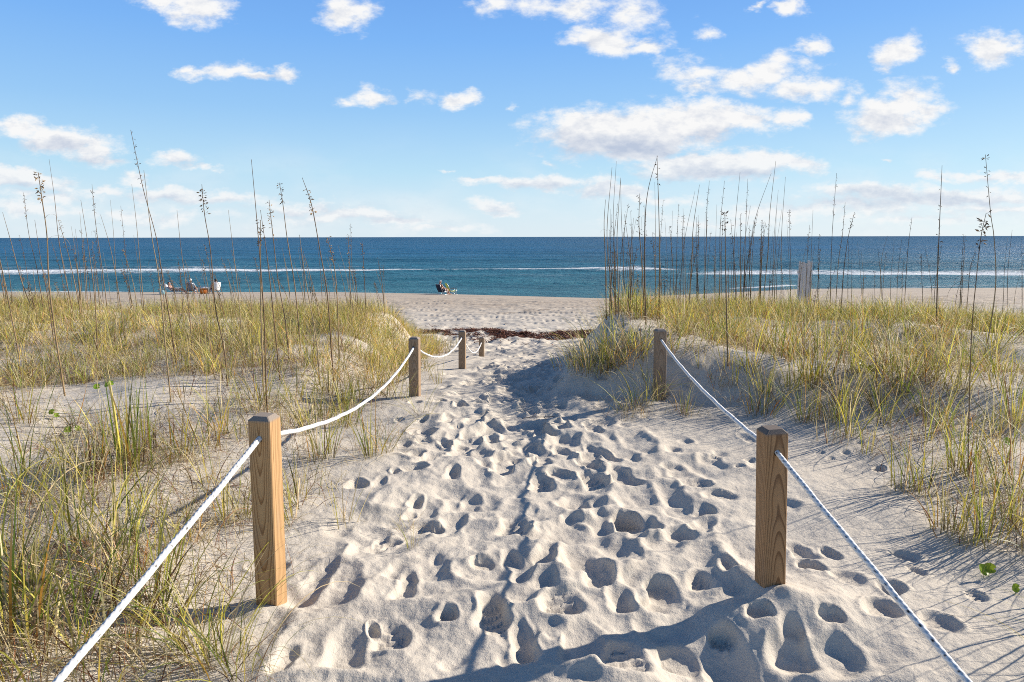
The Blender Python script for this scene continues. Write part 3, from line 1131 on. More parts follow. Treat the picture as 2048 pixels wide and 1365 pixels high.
# ------------------------------------------------------------------ grass
C_GREEN = np.array([.185, .235, .030])
C_OLIVE = np.array([.34, .325, .055])
C_YEL = np.array([.62, .52, .085])
C_GOLD = np.array([.60, .33, .05])
C_STRAW = np.array([.64, .52, .27])
C_TAN = np.array([.46, .35, .21])
C_RED = np.array([.20, .085, .035])
C_DARK = np.array([.07, .055, .03])


def blades(P, az, L, wd, t0, bend, pw, c0, c1, c2, K=6, twist=None, roll=None, gclamp=None):
    N = len(P)
    tw = np.zeros(N) if twist is None else twist
    ro = rng.uniform(-.9, .9, N) if roll is None else roll
    pos = np.array(P, float)
    Vv = np.zeros((N, K + 1, 2, 3))
    Cc = np.zeros((N, K + 1, 2, 3))
    for k in range(K + 1):
        s = k / K
        th = t0 + bend * s ** pw
        a = az + tw * s
        d = np.stack([np.sin(th) * np.cos(a), np.sin(th) * np.sin(a), np.cos(th)], -1)
        S = np.stack([-np.sin(a), np.cos(a), np.zeros(N)], -1)
        Nn = np.cross(d, S)
        side = S * np.cos(ro)[:, None] + Nn * np.sin(ro)[:, None]
        hw = wd * .5 * max(.08, (1 - s ** 1.8)) * (0.65 + .35 * min(1, s * 4))
        if gclamp is not None:
            zmin = gclamp(pos[:, 0], pos[:, 1]) + .003
            if k > 0:
                pos[:, 2] = np.maximum(pos[:, 2], zmin)
        Vv[:, k, 0] = pos - side * hw[:, None]
        Vv[:, k, 1] = pos + side * hw[:, None]
        if s < .5:
            cc = c0 + (c1 - c0) * min(1, s / .22)
        else:
            cc = c1 + (c2 - c1) * (s - .5) / .5
        Cc[:, k, 0] = cc
        Cc[:, k, 1] = cc
        pos = pos + d * (L / K)[:, None]
    idx = np.arange(N * (K + 1) * 2).reshape(N, K + 1, 2)
    Q = np.stack([idx[:, :-1, 0], idx[:, :-1, 1], idx[:, 1:, 1], idx[:, 1:, 0]], -1).reshape(-1, 4)
    return Vv.reshape(-1, 3), Q, Cc.reshape(-1, 3)


def merge(parts):
    V, Q, C = [], [], []
    k = 0
    for v, q, c in parts:
        V.append(v)
        Q.append(q + k)
        C.append(c)
        k += len(v)
    return np.concatenate(V), np.concatenate(Q), np.concatenate(C)


def palette(n, wts):
    cols = np.stack([C_GREEN, C_OLIVE, C_YEL, C_GOLD, C_STRAW, C_TAN, C_RED])
    w_ = np.array(wts, float)
    w_ /= w_.sum()
    c = cols[rng.choice(7, n, p=w_)]
    return c * rng.uniform(.55, 1.45, (n, 1)) * rng.uniform(.93, 1.07, (n, 3))


def green_blades(P, az0, n, Lr, wts, wr=(.0035, .0065), t=(.05, .45), b=(.15, 1.0), K=6, clamp=None, lean=None):
    c1 = palette(n, wts)
    c0 = C_TAN * rng.uniform(.3, .8, (n, 1)) * np.where(rng.random((n, 1)) < .35, np.array([[.75, .45, .35]]), 1.0)
    c2 = np.where(rng.random((n, 1)) < .55, C_STRAW * rng.uniform(.7, 1.1, (n, 1)), c1)
    tt = rng.uniform(*t, n)
    return blades(P, az0, rng.uniform(*Lr, n), rng.uniform(*wr, n), tt, rng.uniform(*b, n) ** 1.3, rng.uniform(1.2, 2.2, n), c0, c1, c2, K=K, gclamp=clamp, twist=rng.normal(0, .3, n))


def curls(P, n, Lr=(.18, .42), wr=(.0018, .0034), clamp=None, K=9, tan=.75):
    c1 = np.where(rng.random((n, 1)) < tan, C_STRAW * rng.uniform(.45, 1.1, (n, 1)), C_RED * rng.uniform(.5, 1.6, (n, 1)))
    return blades(P, rng.uniform(0, 2 * np.pi, n), rng.uniform(*Lr, n), rng.uniform(*wr, n), rng.uniform(.0, 1.2, n), rng.uniform(1.0, 4.2, n), rng.uniform(.8, 1.6, n),
                  c1 * .8, c1, c1, K=K, gclamp=clamp, twist=rng.normal(0, 1.6, n))


def flat0(x, y):
    return np.zeros_like(x) - .02


def tuft(kind, sd):
    """one clump, built round its own foot"""
    parts = []
    n = {'upright': 24, 'bushy': 42, 'reddish': 16, 'broad': 12, 'arching': 22, 'sparse': 10, 'dry': 12, 'dense': 70}[kind]
    spread = {'upright': .035, 'bushy': .10, 'reddish': .05, 'broad': .04, 'arching': .05, 'sparse': .03, 'dry': .06, 'dense': .17}[kind]
    P = np.stack([rng.normal(0, spread, n), rng.normal(0, spread, n), np.full(n, -.03)], -1)
    az = np.arctan2(P[:, 1], P[:, 0]) + rng.normal(0, .7, n)
    if kind == 'upright':
        parts.append(green_blades(P, az, n, (.28, .58), (2.5, 3.2, 5, 1.6, 4, 1, .6), (.0040, .0080), (.04, .48), (.1, 1.15), 7))
        m = 10
    elif kind == 'sparse':
        parts.append(green_blades(P, az, n, (.22, .48), (2.5, 3.2, 4, 1, 4, 1, .5), (.0040, .0075), (.05, .5), (.1, .9), 7))
        m = 7
    elif kind == 'bushy':
        parts.append(green_blades(P, az, n, (.22, .55), (2.5, 3.5, 4.5, 1, 5, 1.2, .6), (.0035, .0070), (.05, .75), (.25, 1.7), 7))
        m = 22
    elif kind == 'dense':
        parts.append(green_blades(P, az, n, (.22, .52), (4, 5, 3, .5, 3, 1.5, 1.5), (.004, .008), (.05, .8), (.2, 1.5), 7))
        m = 46
    elif kind == 'reddish':
        parts.append(green_blades(P, az, n, (.15, .36), (1, 1, 1.5, 2, 1, 1, 3), (.004, .008), (.05, .5), (.1, .9), 6))
        m = 9
    elif kind == 'dry':
        parts.append(green_blades(P, az, n, (.15, .38), (.3, .6, .8, .5, 3, 3, 1), (.002, .004), (.2, .9), (.5, 2.0), 7))
        m = 24
    elif kind == 'broad':
        parts.append(green_blades(P, az, n, (.28, .54), (4, 5, 3, 1.6, .8, 1.2, 2.2), (.007, .012), (.02, .22), (.03, .35), 7))
        k2 = 6
        P2 = np.stack([rng.normal(0, spread, k2), rng.normal(0, spread, k2), np.full(k2, -.02)], -1)
        c = C_DARK * rng.uniform(.8, 2.2, (k2, 1))
        parts.append(blades(P2, rng.uniform(0, 6, k2), rng.uniform(.10, .24, k2), rng.uniform(.006, .011, k2), rng.uniform(.0, .2, k2), rng.uniform(0, .3, k2), np.ones(k2), c, c * 1.3, c, K=5))
        m = 12
    else:
        parts.append(green_blades(P, az, n, (.35, .75), (3, 4, 4, .7, 3, 1, .4), (.0032, .0058), (.15, .8), (.7, 1.9), 10))
        m = 12
    Pc = np.stack([rng.normal(0, spread + .03, m), rng.normal(0, spread + .03, m), np.full(m, -.005)], -1)
    parts.append(curls(Pc, m, clamp=flat0))
    V_, Q_, C_ = merge(parts)
    return np_mesh('grass_clump', V_, Q_, C_)


PROTO = {}
for kd, cnt in (('upright', 6), ('bushy', 5), ('reddish', 3), ('broad', 4), ('arching', 4), ('sparse', 5), ('dry', 4), ('dense', 4)):
    PROTO[kd] = []
    for i in range(cnt):
        m_ = tuft(kd, i)
        m_.materials.append(M_GRASS)
        PROTO[kd].append(m_)
WORDS = {'upright': 'yellow-green upright grass tuft', 'bushy': 'bushy olive grass clump', 'reddish': 'short reddish-brown grass tuft', 'broad': 'broad-bladed green shoot cluster',
         'arching': 'arching-bladed grass clump', 'sparse': 'sparse thin grass tuft', 'dry': 'dry straw-coloured grass tuft', 'dense': 'dense dark-footed grass clump'}
PLACED = []


def put(kd, x, y, sc=1.0, rz=None, lean=(0, 0)):
    me = PROTO[kd][rng.integers(len(PROTO[kd]))]
    o = bpy.data.objects.new('grass_clump', me)
    COL.objects.link(o)
    o.location = (x, y, ground_z(x, y))
    o.rotation_euler = (lean[1], lean[0], rng.uniform(0, 6.28) if rz is None else rz)
    o.scale = (sc, sc, sc)
    later(o, ('tall ' if sc > 1.2 else 'small ' if sc < .78 else '') + WORDS[kd], x, y, 'grass clump', 'clumps of dune grass on the sand')
    PLACED.append((x, y))
    return o


# clumps that can be picked out in the photograph: kind, u, v of the foot, scale
TUFTS = [
    ('upright', 56, 955, 1.25), ('dense', 188, 940, .8), ('broad', 190, 945, 1.0), ('broad', 243, 935, 1.35), ('broad', 275, 938, 1.35), ('broad', 292, 905, 1.2), ('sparse', 138, 938, 1.0),
    ('upright', 361, 915, 1.0), ('upright', 411, 897, 1.15), ('sparse', 458, 1047, 1.15), ('sparse', 478, 880, .9), ('sparse', 425, 750, 1.1), ('upright', 454, 760, 1.0), ('bushy', 264, 753, 1.1),
    ('dense', 240, 755, .9), ('sparse', 211, 768, 1.0), ('dry', 370, 930, 1.2), ('dry', 300, 925, 1.2), ('upright', 246, 1093, 1.2), ('upright', 166, 1090, 1.3), ('bushy', 9, 1295, 1.35),
    ('upright', 20, 1290, 1.2), ('bushy', 154, 1250, 1.1), ('bushy', 231, 1297, 1.15), ('arching', 400, 1325, .95), ('upright', 430, 1330, .8), ('arching', 487, 1362, .85), ('arching', 395, 1300, .9), ('dry', 450, 1350, 1.0),
    ('sparse', 454, 1043, 1.1), ('dry', 486, 1175, 1.0), ('arching', 330, 1250, 1.0), ('arching', 60, 1180, 1.2), ('arching', 120, 1120, 1.1), ('upright', 300, 1210, 1.1), ('dry', 250, 1330, 1.3), ('dry', 180, 1340, 1.3),
    ('bushy', 90, 1340, 1.0), ('arching', 20, 1100, 1.2), ('dry', 350, 1340, 1.2), ('sparse', 340, 1130, 1.0), ('sparse', 90, 1020, 1.1), ('upright', 30, 1010, 1.0), ('sparse', 300, 1030, .9), ('arching', 200, 1180, 1.1),
    ('sparse', 690, 1045, .95), ('upright', 742, 912, 1.0), ('dry', 730, 905, 1.1), ('upright', 640, 918, 1.0), ('sparse', 655, 910, 1.1), ('upright', 690, 852, 1.1), ('sparse', 612, 868, 1.0), ('dry', 620, 960, 1.0), ('dry', 560, 905, .9),
    ('sparse', 560, 860, 1.0), ('upright', 720, 800, 1.0), ('arching', 770, 905, .8), ('dry', 790, 870, .9), ('arching', 800, 800, .8), ('dry', 812, 1060, .5), ('sparse', 826, 1095, .45), ('sparse', 590, 990, .8), ('dry', 640, 985, .9),
    ('dry', 870, 760, .9), ('sparse', 875, 768, .9), ('arching', 845, 830, .7), ('sparse', 780, 770, 1.1), ('upright', 745, 775, 1.0), ('dry', 700, 770, 1.2), ('upright', 660, 790, 1.0), ('bushy', 600, 800, 1.0), ('upright', 520, 800, 1.1),
    ('upright', 1618, 770, 1.15), ('upright', 1641, 768, 1.3), ('upright', 1661, 842, 1.2), ('bushy', 1673, 842, .8), ('upright', 1688, 812, 1.1), ('sparse', 1609, 842, 1.1), ('sparse', 1767, 850, 1.1), ('sparse', 1775, 850, 1.1),
    ('dense', 1790, 755, 1.25), ('bushy', 1800, 760, 1.3), ('bushy', 1826, 762, 1.2), ('upright', 1808, 983, 1.0), ('upright', 1843, 986, .95), ('upright', 1917, 944, 1.15), ('upright', 1946, 957, 1.1), ('bushy', 1981, 869, 1.1),
    ('upright', 2040, 972, 1.3), ('upright', 1922, 784, 1.3), ('upright', 1894, 1063, 1.0), ('broad', 1897, 1060, .55), ('sparse', 1926, 1090, .9), ('arching', 1935, 1085, .6), ('upright', 2035, 1060, 1.1), ('sparse', 2044, 1100, 1.1),
    ('reddish', 1517, 828, 1.3), ('upright', 1525, 826, .9), ('upright', 1610, 843, 1.0), ('sparse', 1476, 768, 1.1), ('bushy', 1600, 640, 1.2), ('bushy', 1622, 642, 1.2), ('upright', 1612, 635, 1.3), ('upright', 1564, 720, 1.15), ('upright', 1599, 718, 1.2), ('upright', 1619, 770, 1.2), ('bushy', 1511, 692, 1.3),
    ('reddish', 1432, 773, 1.0), ('dry', 1440, 770, 1.0), ('reddish', 1370, 828, .8), ('dry', 1370, 826, .9), ('sparse', 1318, 802, 1.0), ('arching', 1268, 820, .9), ('arching', 1292, 811, .85), ('dry', 1260, 830, 1.0),
    ('arching', 1310, 795, .9), ('dry', 1240, 825, 1.0), ('dry', 1285, 832, .9), ('sparse', 1368, 830, .9), ('arching', 1385, 700, .9), ('sparse', 1345, 700, 1.1), ('dry', 1400, 705, 1.0), ('sparse', 1400, 735, .9),
    ('dense', 1172, 728, .8), ('dense', 1200, 735, 1.0), ('dense', 1225, 722, 1.1), ('dense', 1250, 708, 1.1), ('dense', 1280, 697, 1.1), ('dense', 1185, 742, .8), ('dense', 1300, 690, 1.0), ('dry', 1195, 745, 1.2), ('dry', 1170, 742, 1.0), ('upright', 1215, 715, 1.2), ('arching', 1180, 725, 1.1),
    ('arching', 1230, 735, .9), ('reddish', 1240, 725, 1.2), ('reddish', 1210, 738, 1.1), ('upright', 1700, 745, 1.1), ('upright', 1720, 700, 1.2), ('bushy', 1650, 700, 1.1), ('upright', 1870, 720, 1.2), ('bushy', 1940, 740, 1.1), ('upright', 2000, 780, 1.2),
    ('upright', 1500, 742, 1.1), ('sparse', 1540, 762, 1.1), ('upright', 1582, 782, 1.1), ('sparse', 1560, 812, 1.0), ('upright', 1545, 704, 1.2), ('dry', 1600, 802, 1.0), ('upright', 1700, 872, 1.0), ('sparse', 1742, 905, 1.0), ('sparse', 1655, 885, .9), ('upright', 1530, 790, .9), ('dry', 1480, 800, 1.0), ('sparse', 1450, 735, 1.1),
    ('upright', 2030, 850, 1.2), ('upright', 1880, 860, 1.0), ('sparse', 1850, 880, 1.1), ('sparse', 1740, 790, 1.1), ('upright', 1990, 700, 1.2), ('reddish', 1640, 690, 1.1), ('reddish', 1740, 680, 1.1), ('sparse', 2010, 910, 1.1),
]
for kd, u, v, sc in TUFTS:
    p = hit(u, v)
    if p.y > 16:
        p = at_y(u, v, 13.5)
    put(kd, p.x, p.y, sc)


# tall tufts beyond the picture edge, whose long shadows fall across the sand
for (x_, y_, sc) in ((2.15, 2.15, 1.2), (2.35, 2.5, 1.3), (2.6, 2.2, 1.3), (2.2, 1.75, 1.1), (2.45, 2.9, 1.2), (2.75, 2.7, 1.3), (2.9, 2.35, 1.3), (2.05, 1.35, 1.0), (2.6, 1.7, 1.2), (3.1, 2.9, 1.3), (2.55, 3.3, 1.2), (2.9, 3.4, 1.3), (2.3, 3.1, 1.0), (1.95, 1.95, .9)):
    put(str(rng.choice(['upright', 'bushy', 'arching'])), x_ + rng.normal(0, .04), y_, sc)


def sand_density(x, y):
    """how thickly the dunes are grown: 0 on the path, 1 on the densest crest"""
    n = vnoise(x * .9, y * .9, 201) * .6 + vnoise(x * 2.3, y * 2.3, 202) * .4
    n2 = vnoise(x * .38 + 5, y * .38, 203)
    left = sstep(-.95, -1.5, x + .03 * np.maximum(y - 8, 0)) * (np.interp(y, [1, 2.2, 4, 6, 7.5, 9, 14.4, 15.6], [.42, .38, .34, .60, .78, .9, 1.0, 0.0]))
    left = left * np.where(y < 8.5, sstep(-.60, .25, n + .5 * n2), np.maximum(sstep(-.15, .40, n + .45 * n2 + .02 + .30 * sstep(10.5, 13, y)), .22))
    left = np.where((y < 3.2) & (x > -1.5) & (x < 0), left * .45, left)
    xr = np.interp(y, [1, 3, 4.6, 5.6, 6.4, 6.7, 7.2, 8.5, 11, 14.5], [2.5, 2.15, 2.05, 1.9, 1.9, 1.15, .75, .75, 1.0, 2.0])
    right = sstep(0, .55, x - np.where(y > 5.0, .3, xr)) * np.where((y > 5.0) & (x < 2.2), sstep(.62, .85, bank_d(x, y)), 1.0) * np.interp(y, [1, 2.5, 4, 5.5, 6.8, 7.6, 14.0, 15.4], [.12, .22, .42, .55, .80, 1.0, 1.0, 0.0])
    right = right * np.where(y < 7.2, sstep(-.35, .5, n + .3 * n2), np.maximum(sstep(-.25, .45, n + .5 * n2 + .08 + .35 * ((x < 2.6) & (y > 6.8))), .25))
    return np.where(x < 0, left, right)


# more separate clumps over the near and middle dunes
tries = 0
while len(PLACED) < 285 and tries < 20000:
    tries += 1
    yy = 1.6 + 7.5 * rng.random() ** .8
    s_ = rng.uniform(-.85, .85)
    xx = s_ * yy
    if rng.random() > float(sand_density(np.array(xx), np.array(yy))) * (1.0 if 3.4 < yy < 7 else .5):
        continue
    if min((xx - a) ** 2 + (yy - b) ** 2 for a, b in PLACED) < .16 ** 2:
        continue
    kd = rng.choice(['upright', 'sparse', 'bushy', 'dry', 'arching', 'reddish'], p=[.26, .27, .12, .17, .13, .05])
    put(kd, xx, yy, rng.uniform(.7, 1.15))

# the rest of the grass cover, too thick to count
parts = []
NC = 44000
cx = rng.uniform(-1.25, 1.25, NC)
cy = 1.3 + 14.4 * rng.random(NC) ** .62
cx = cx * np.maximum(cy, 3.0)
keep = rng.random(NC) < sand_density(cx, cy) * np.interp(cy, [1.3, 5, 7, 9, 15], [.07, .10, .24, .50, .66])
cx, cy = cx[keep], cy[keep]
N_STUFF = len(cx)
nb_ = rng.integers(7, 24, N_STUFF)
ci = np.repeat(np.arange(N_STUFF), nb_)
ox_, oy_ = rng.normal(0, 1, len(ci)), rng.normal(0, 1, len(ci))
sp_ = np.interp(cy[ci], [3, 8, 12], [.022, .035, .06])
bx = cx[ci] + ox_ * sp_
by = cy[ci] + oy_ * sp_
fan = np.arctan2(oy_, ox_) + rng.normal(0, .6, len(ci))
hue_c = rng.uniform(.6, 1.4, (N_STUFF, 1))[ci] * (1 + rng.normal(0, .07, (N_STUFF, 3)))[ci]
P_ = np.stack([bx, by, gz_arr(bx, by) - .02], -1)
hue = vnoise(bx * .35, by * .35, 301)
rightside = bx > 0
hs = 1 + .25 * vnoise(bx * .5, by * .5, 305) + .15 * ((bx > .8) & (bx < 4) & (by > 7) & (by < 10.5))
for sel, wts in ((~rightside, (2.2, 3.0, 4.6, 1.0, 5.0, 1.4, .6)), (rightside, (3.4, 4.6, 5.2, 2.0, 2.0, .8, .9))):
    Ps = P_[sel]
    n = len(Ps)
    v_, q_, c_ = green_blades(Ps, fan[sel], n, (.12, .48), wts, (.0032, .0080), (.05, .85), (.15, 1.7), 6)
    c_ = c_ * np.repeat(hue_c[sel], 14, axis=0)
    parts.append((v_, q_, c_))
V_, Q_, C_ = merge(parts)
o = link_mesh('dune_grass', np_mesh('dune_grass', V_, Q_, C_), M_GRASS)
tag(o, 'olive and straw dune grass covering the dune crests too thickly to count', 'grass', kind='stuff')

# dry, curled strands lying about between the clumps
NL = 190000
lx = rng.uniform(-1.0, 1.0, NL)
ly = 1.2 + 13 * rng.random(NL) ** 1.15
lx = lx * np.maximum(ly, 2.5)
dd_ = sand_density(lx, ly)
keep = rng.random(NL) < np.clip(dd_ * 1.3, 0, 1) * np.interp(ly, [1.2, 5, 9, 14], [1.0, .85, .40, .25])
lx, ly = lx[keep], ly[keep]
P_ = np.stack([lx, ly, gz_arr(lx, ly) + .002], -1)
n = len(P_)
lit1 = curls(P_, n, (.12, .45), (.0020, .0040), clamp=gz_arr, K=8, tan=.62)
o = link_mesh('dry_grass_litter', np_mesh('dry_grass_litter', *lit1), M_GRASS)
tag(o, 'curled dry grass strands littering the sand between the clumps', 'grass litter', kind='stuff')
LITTER_N = n

# ------------------------------------------------------------------ sea oats
# pixel paths from foot to tip; second item: where along the stalk the seed head sits (None: bare), third: thickness
OATS = [
    ([(352, 725), (340, 640), (325, 548), (314, 475), (290, 378), (268, 262)], (.86, .99, .5), 1.0, 1),
    ([(342, 805), (330, 685), (316, 560), (300, 470), (282, 340)], None, .8, 1),
    ([(130, 792), (109, 661), (98, 560), (92, 470), (82, 400), (74, 345)], (.82, 1.0, 1.6), 1.1, 1),
    ([(75, 640), (45, 570), (20, 480), (2, 425)], None, 1.0, 1),
    ([(150, 645), (120, 500), (108, 400), (95, 318)], None, .7, 0),
    ([(165, 642), (148, 560), (135, 500), (118, 440)], (.7, 1.0, 1.1), .9, 0),
    ([(217, 642), (207, 560), (190, 450), (180, 368)], (.80, .95, .7), .9, 1),
    ([(262, 600), (252, 500), (244, 412)], (.7, .98, .6), .6, 0),
    ([(234, 580), (227, 470), (221, 400)], (.2, .4, .5), .5, 0),
    ([(172, 600), (166, 520), (155, 425)], (.6, .9, .8), .7, 0),
    ([(90, 640), (74, 540), (60, 470), (51, 386)], (.84, 1.0, .7), .7, 0),
    ([(455, 772), (448, 700), (430, 620), (418, 500), (405, 430), (396, 368)], (.84, .99, 1.0), .9, 0),
    ([(535, 832), (530, 760), (527, 640), (520, 520), (512, 440), (498, 318)], None, .85, 0),
    ([(528, 800), (524, 640), (520, 540), (519, 440)], (.86, 1.0, .8), 1.0, 0),
    ([(578, 720), (570, 640), (555, 560), (545, 470), (538, 400)], (.76, .98, 1.1), 1.0, 0),
    ([(602, 702), (590, 580), (575, 480), (567, 410), (560, 366)], (.80, .99, .7), .9, 0),
    ([(668, 762), (662, 700), (655, 590), (640, 500), (622, 410), (602, 355)], (.80, .90, 1.1), 1.1, 1),
    ([(678, 722), (675, 600), (668, 530), (656, 474)], (.72, 1.0, 1.2), .9, 0),
    ([(703, 640), (700, 560), (696, 470)], (.65, 1.0, 1.1), .7, 0),
    ([(733, 640), (729, 560), (725, 482)], (.6, .98, 1.0), .7, 0),
    ([(708, 620), (704, 520), (703, 448)], (.8, 1.0, .5), .5, 0),
    ([(768, 615), (768, 570), (767, 530)], (.85, .98, .5), .5, 0),
    ([(385, 720), (378, 620), (360, 500), (352, 420)], None, .6, 0),
    ([(290, 640), (283, 560), (275, 450), (270, 370)], None, .7, 0),
    ([(252, 700), (240, 600), (225, 500), (206, 430)], None, .7, 0),
    ([(196, 720), (188, 600), (176, 500), (160, 400)], None, .8, 0),
    ([(40, 720), (25, 640), (8, 560), (-6, 500)], None, 1.2, 0),
    ([(110, 700), (96, 600), (80, 520), (66, 440)], None, .8, 0),
    ([(640, 770), (632, 680), (612, 560), (600, 470)], None, .9, 1),
    ([(560, 760), (548, 640), (530, 520), (515, 420)], None, .9, 0),
    ([(485, 700), (478, 600), (466, 500), (455, 420)], None, .6, 0),
    ([(1230, 620), (1229, 500), (1227, 430), (1234, 322)], None, .9, 0),
    ([(1224, 640), (1220, 560), (1214, 464), (1224, 335)], None, .8, 1),
    ([(1238, 640), (1235, 540), (1233, 470), (1238, 360)], None, .8, 0),
    ([(1249, 620), (1246, 520), (1243, 430), (1241, 356)], None, .8, 0),
    ([(1213, 640), (1210, 520), (1209, 450), (1210, 400)], None, .8, 1),
    ([(1270, 610), (1266, 520), (1261, 422)], (.55, 1.0, .7), .7, 0),
    ([(1290, 640), (1283, 520), (1277, 450), (1278, 388)], (.60, 1.0, .5), .8, 0),
    ([(1320, 640), (1320, 470), (1319, 309)], (.86, .96, .3), 1.0, 1),
    ([(1292, 650), (1290, 560), (1290, 450), (1297, 380), (1317, 311)], None, .9, 0),
    ([(1289, 620), (1289, 500), (1291, 410)], (.6, 1.0, .9), .8, 0),
    ([(1311, 610), (1311, 480), (1310, 364)], (.3, .4, .4), .7, 1),
    ([(1377, 640), (1384, 520), (1386, 456), (1398, 370)], None, .9, 1),
    ([(1360, 600), (1368, 490), (1391, 382)], None, .7, 0),
    ([(1368, 560), (1366, 480), (1368, 430)], (.6, 1.0, .9), .6, 0),
    ([(1408, 610), (1412, 500), (1413, 420), (1418, 362)], (.68, .92, .6), .9, 0),
    ([(1440, 570), (1441, 460), (1449, 362)], (.55, .96, .5), .8, 0),
    ([(1456, 732), (1453, 600), (1450, 500), (1449, 424)], (.86, 1.0, .7), 1.0, 0),
    ([(1466, 600), (1470, 460), (1481, 344)], None, .9, 0),
    ([(1488, 590), (1491, 460), (1495, 358)], (.78, .92, .3), .8, 1),
    ([(1497, 590), (1506, 455), (1541, 347)], None, .9, 1),
    ([(1528, 590), (1536, 500), (1540, 430), (1552, 322)], (.5, .70, .6), 1.2, 1),
    ([(1520, 600), (1524, 500), (1530, 440)], (.5, .8, .9), .8, 0),
    ([(1562, 590), (1564, 470), (1571, 354)], None, .9, 0),
    ([(1545, 580), (1548, 480), (1557, 380)], None, .6, 0),
    ([(1519, 560), (1521, 500), (1525, 440)], (.6, 1.0, .9), .6, 0),
    ([(1582, 560), (1580, 480), (1580, 419)], (.8, 1.0, .8), .6, 0),
    ([(1661, 590), (1662, 520), (1664, 447), (1671, 347)], (.82, .98, .4), .9, 0),
    ([(1672, 600), (1678, 520), (1685, 470), (1691, 405)], (.66, .98, .9), .9, 0),
    ([(1682, 640), (1686, 560), (1694, 480), (1706, 425)], (.84, .98, .6), .8, 0),
    ([(1810, 590), (1817, 500), (1829, 435)], (.5, .98, .4), .8, 0),
    ([(1873, 655), (1874, 560), (1876, 464), (1879, 332)], (.6, .92, .25), 1.1, 0),
    ([(1965, 725), (1981, 652), (1991, 564), (1990, 476), (1984, 426), (1974, 309)], (.9, 1.0, .4), .95, 1),
    ([(1937, 952), (1937, 864), (1946, 670), (1957, 560), (1968, 476), (1984, 426)], (.80, 1.0, .7), .8, 1),
    ([(1804, 590), (1803, 560), (1802, 516)], (.5, 1.0, .9), .6, 0),
    ([(1845, 600), (1844, 560), (1843, 508)], (.55, 1.0, 1.0), .6, 0),
    ([(1868, 610), (1872, 560), (1884, 484)], (.6, 1.0, 1.0), .8, 0),
    ([(1922, 620), (1925, 560), (1929, 472)], (.55, 1.0, 1.1), .8, 0),
    ([(1935, 600), (1940, 540), (1952, 500)], (.6, 1.0, 1.0), .7, 0),
    ([(1760, 590), (1762, 520), (1770, 472)], None, .6, 0),
    ([(1726, 590), (1728, 550), (1725, 504)], None, .6, 0),
    ([(1638, 580), (1636, 520), (1640, 470)], (.5, 1.0, .7), .6, 0),
    ([(1612, 570), (1616, 500), (1621, 450)], (.7, 1.0, .7), .6, 0),
    ([(2014, 640), (2016, 540), (2022, 460)], None, .7, 0),
    ([(2044, 620), (2044, 540), (2045, 480)], (.5, .9, .8), .7, 0),
]
# further thin stalks, spread like those in the photograph
for k in range(110):
    u = rng.uniform(-40, 770)
    h_ = rng.uniform(60, 150) * (1.1 if u < 300 else .85)
    v = rng.uniform(600, 650)
    ln_ = rng.uniform(8, 28)
    OATS.append(([(u, v), (u - ln_ * .35, v - h_ * .5), (u - ln_, v - h_)], (rng.uniform(.6, .85), 1.0, rng.uniform(.3, .8)) if rng.random() < .45 else None, rng.uniform(.45, .85), int(rng.random() < .3)))
for k in range(118):
    u = rng.uniform(1206, 2090) if k < 80 else rng.uniform(1210, 1600)
    if 1600 < u and rng.random() < .35:
        continue
    h_ = rng.uniform(80, 200) * (.72 if u > 1620 else 1.0)
    v = rng.uniform(590, 640)
    ln_ = rng.normal(6, 9)
    OATS.append(([(u, v), (u + ln_ * .3, v - h_ * .5), (u + ln_, v - h_)], (rng.uniform(.5, .7), 1.0, rng.uniform(.3, .8)) if rng.random() < .5 else None, rng.uniform(.4, .7), int(rng.random() < .35)))
OAT_COL = [(.30, .20, .10), (.36, .26, .14), (.20, .12, .06), (.26, .17, .09)]


def catmull(pts, n):
    pts = [Vector(p) for p in pts]
    P = [pts[0] * 2 - pts[1]] + pts + [pts[-1] * 2 - pts[-2]]
    out = []
    for i in range(1, len(P) - 2):
        for k in range(n):
            t = k / n
            a, b, c, d = P[i - 1], P[i], P[i + 1], P[i + 2]
            out.append(.5 * ((2 * b) + (c - a) * t + (2 * a - 5 * b + 4 * c - d) * t * t + (3 * b - a - 3 * c + d) * t ** 3))
    out.append(pts[-1])
    return out


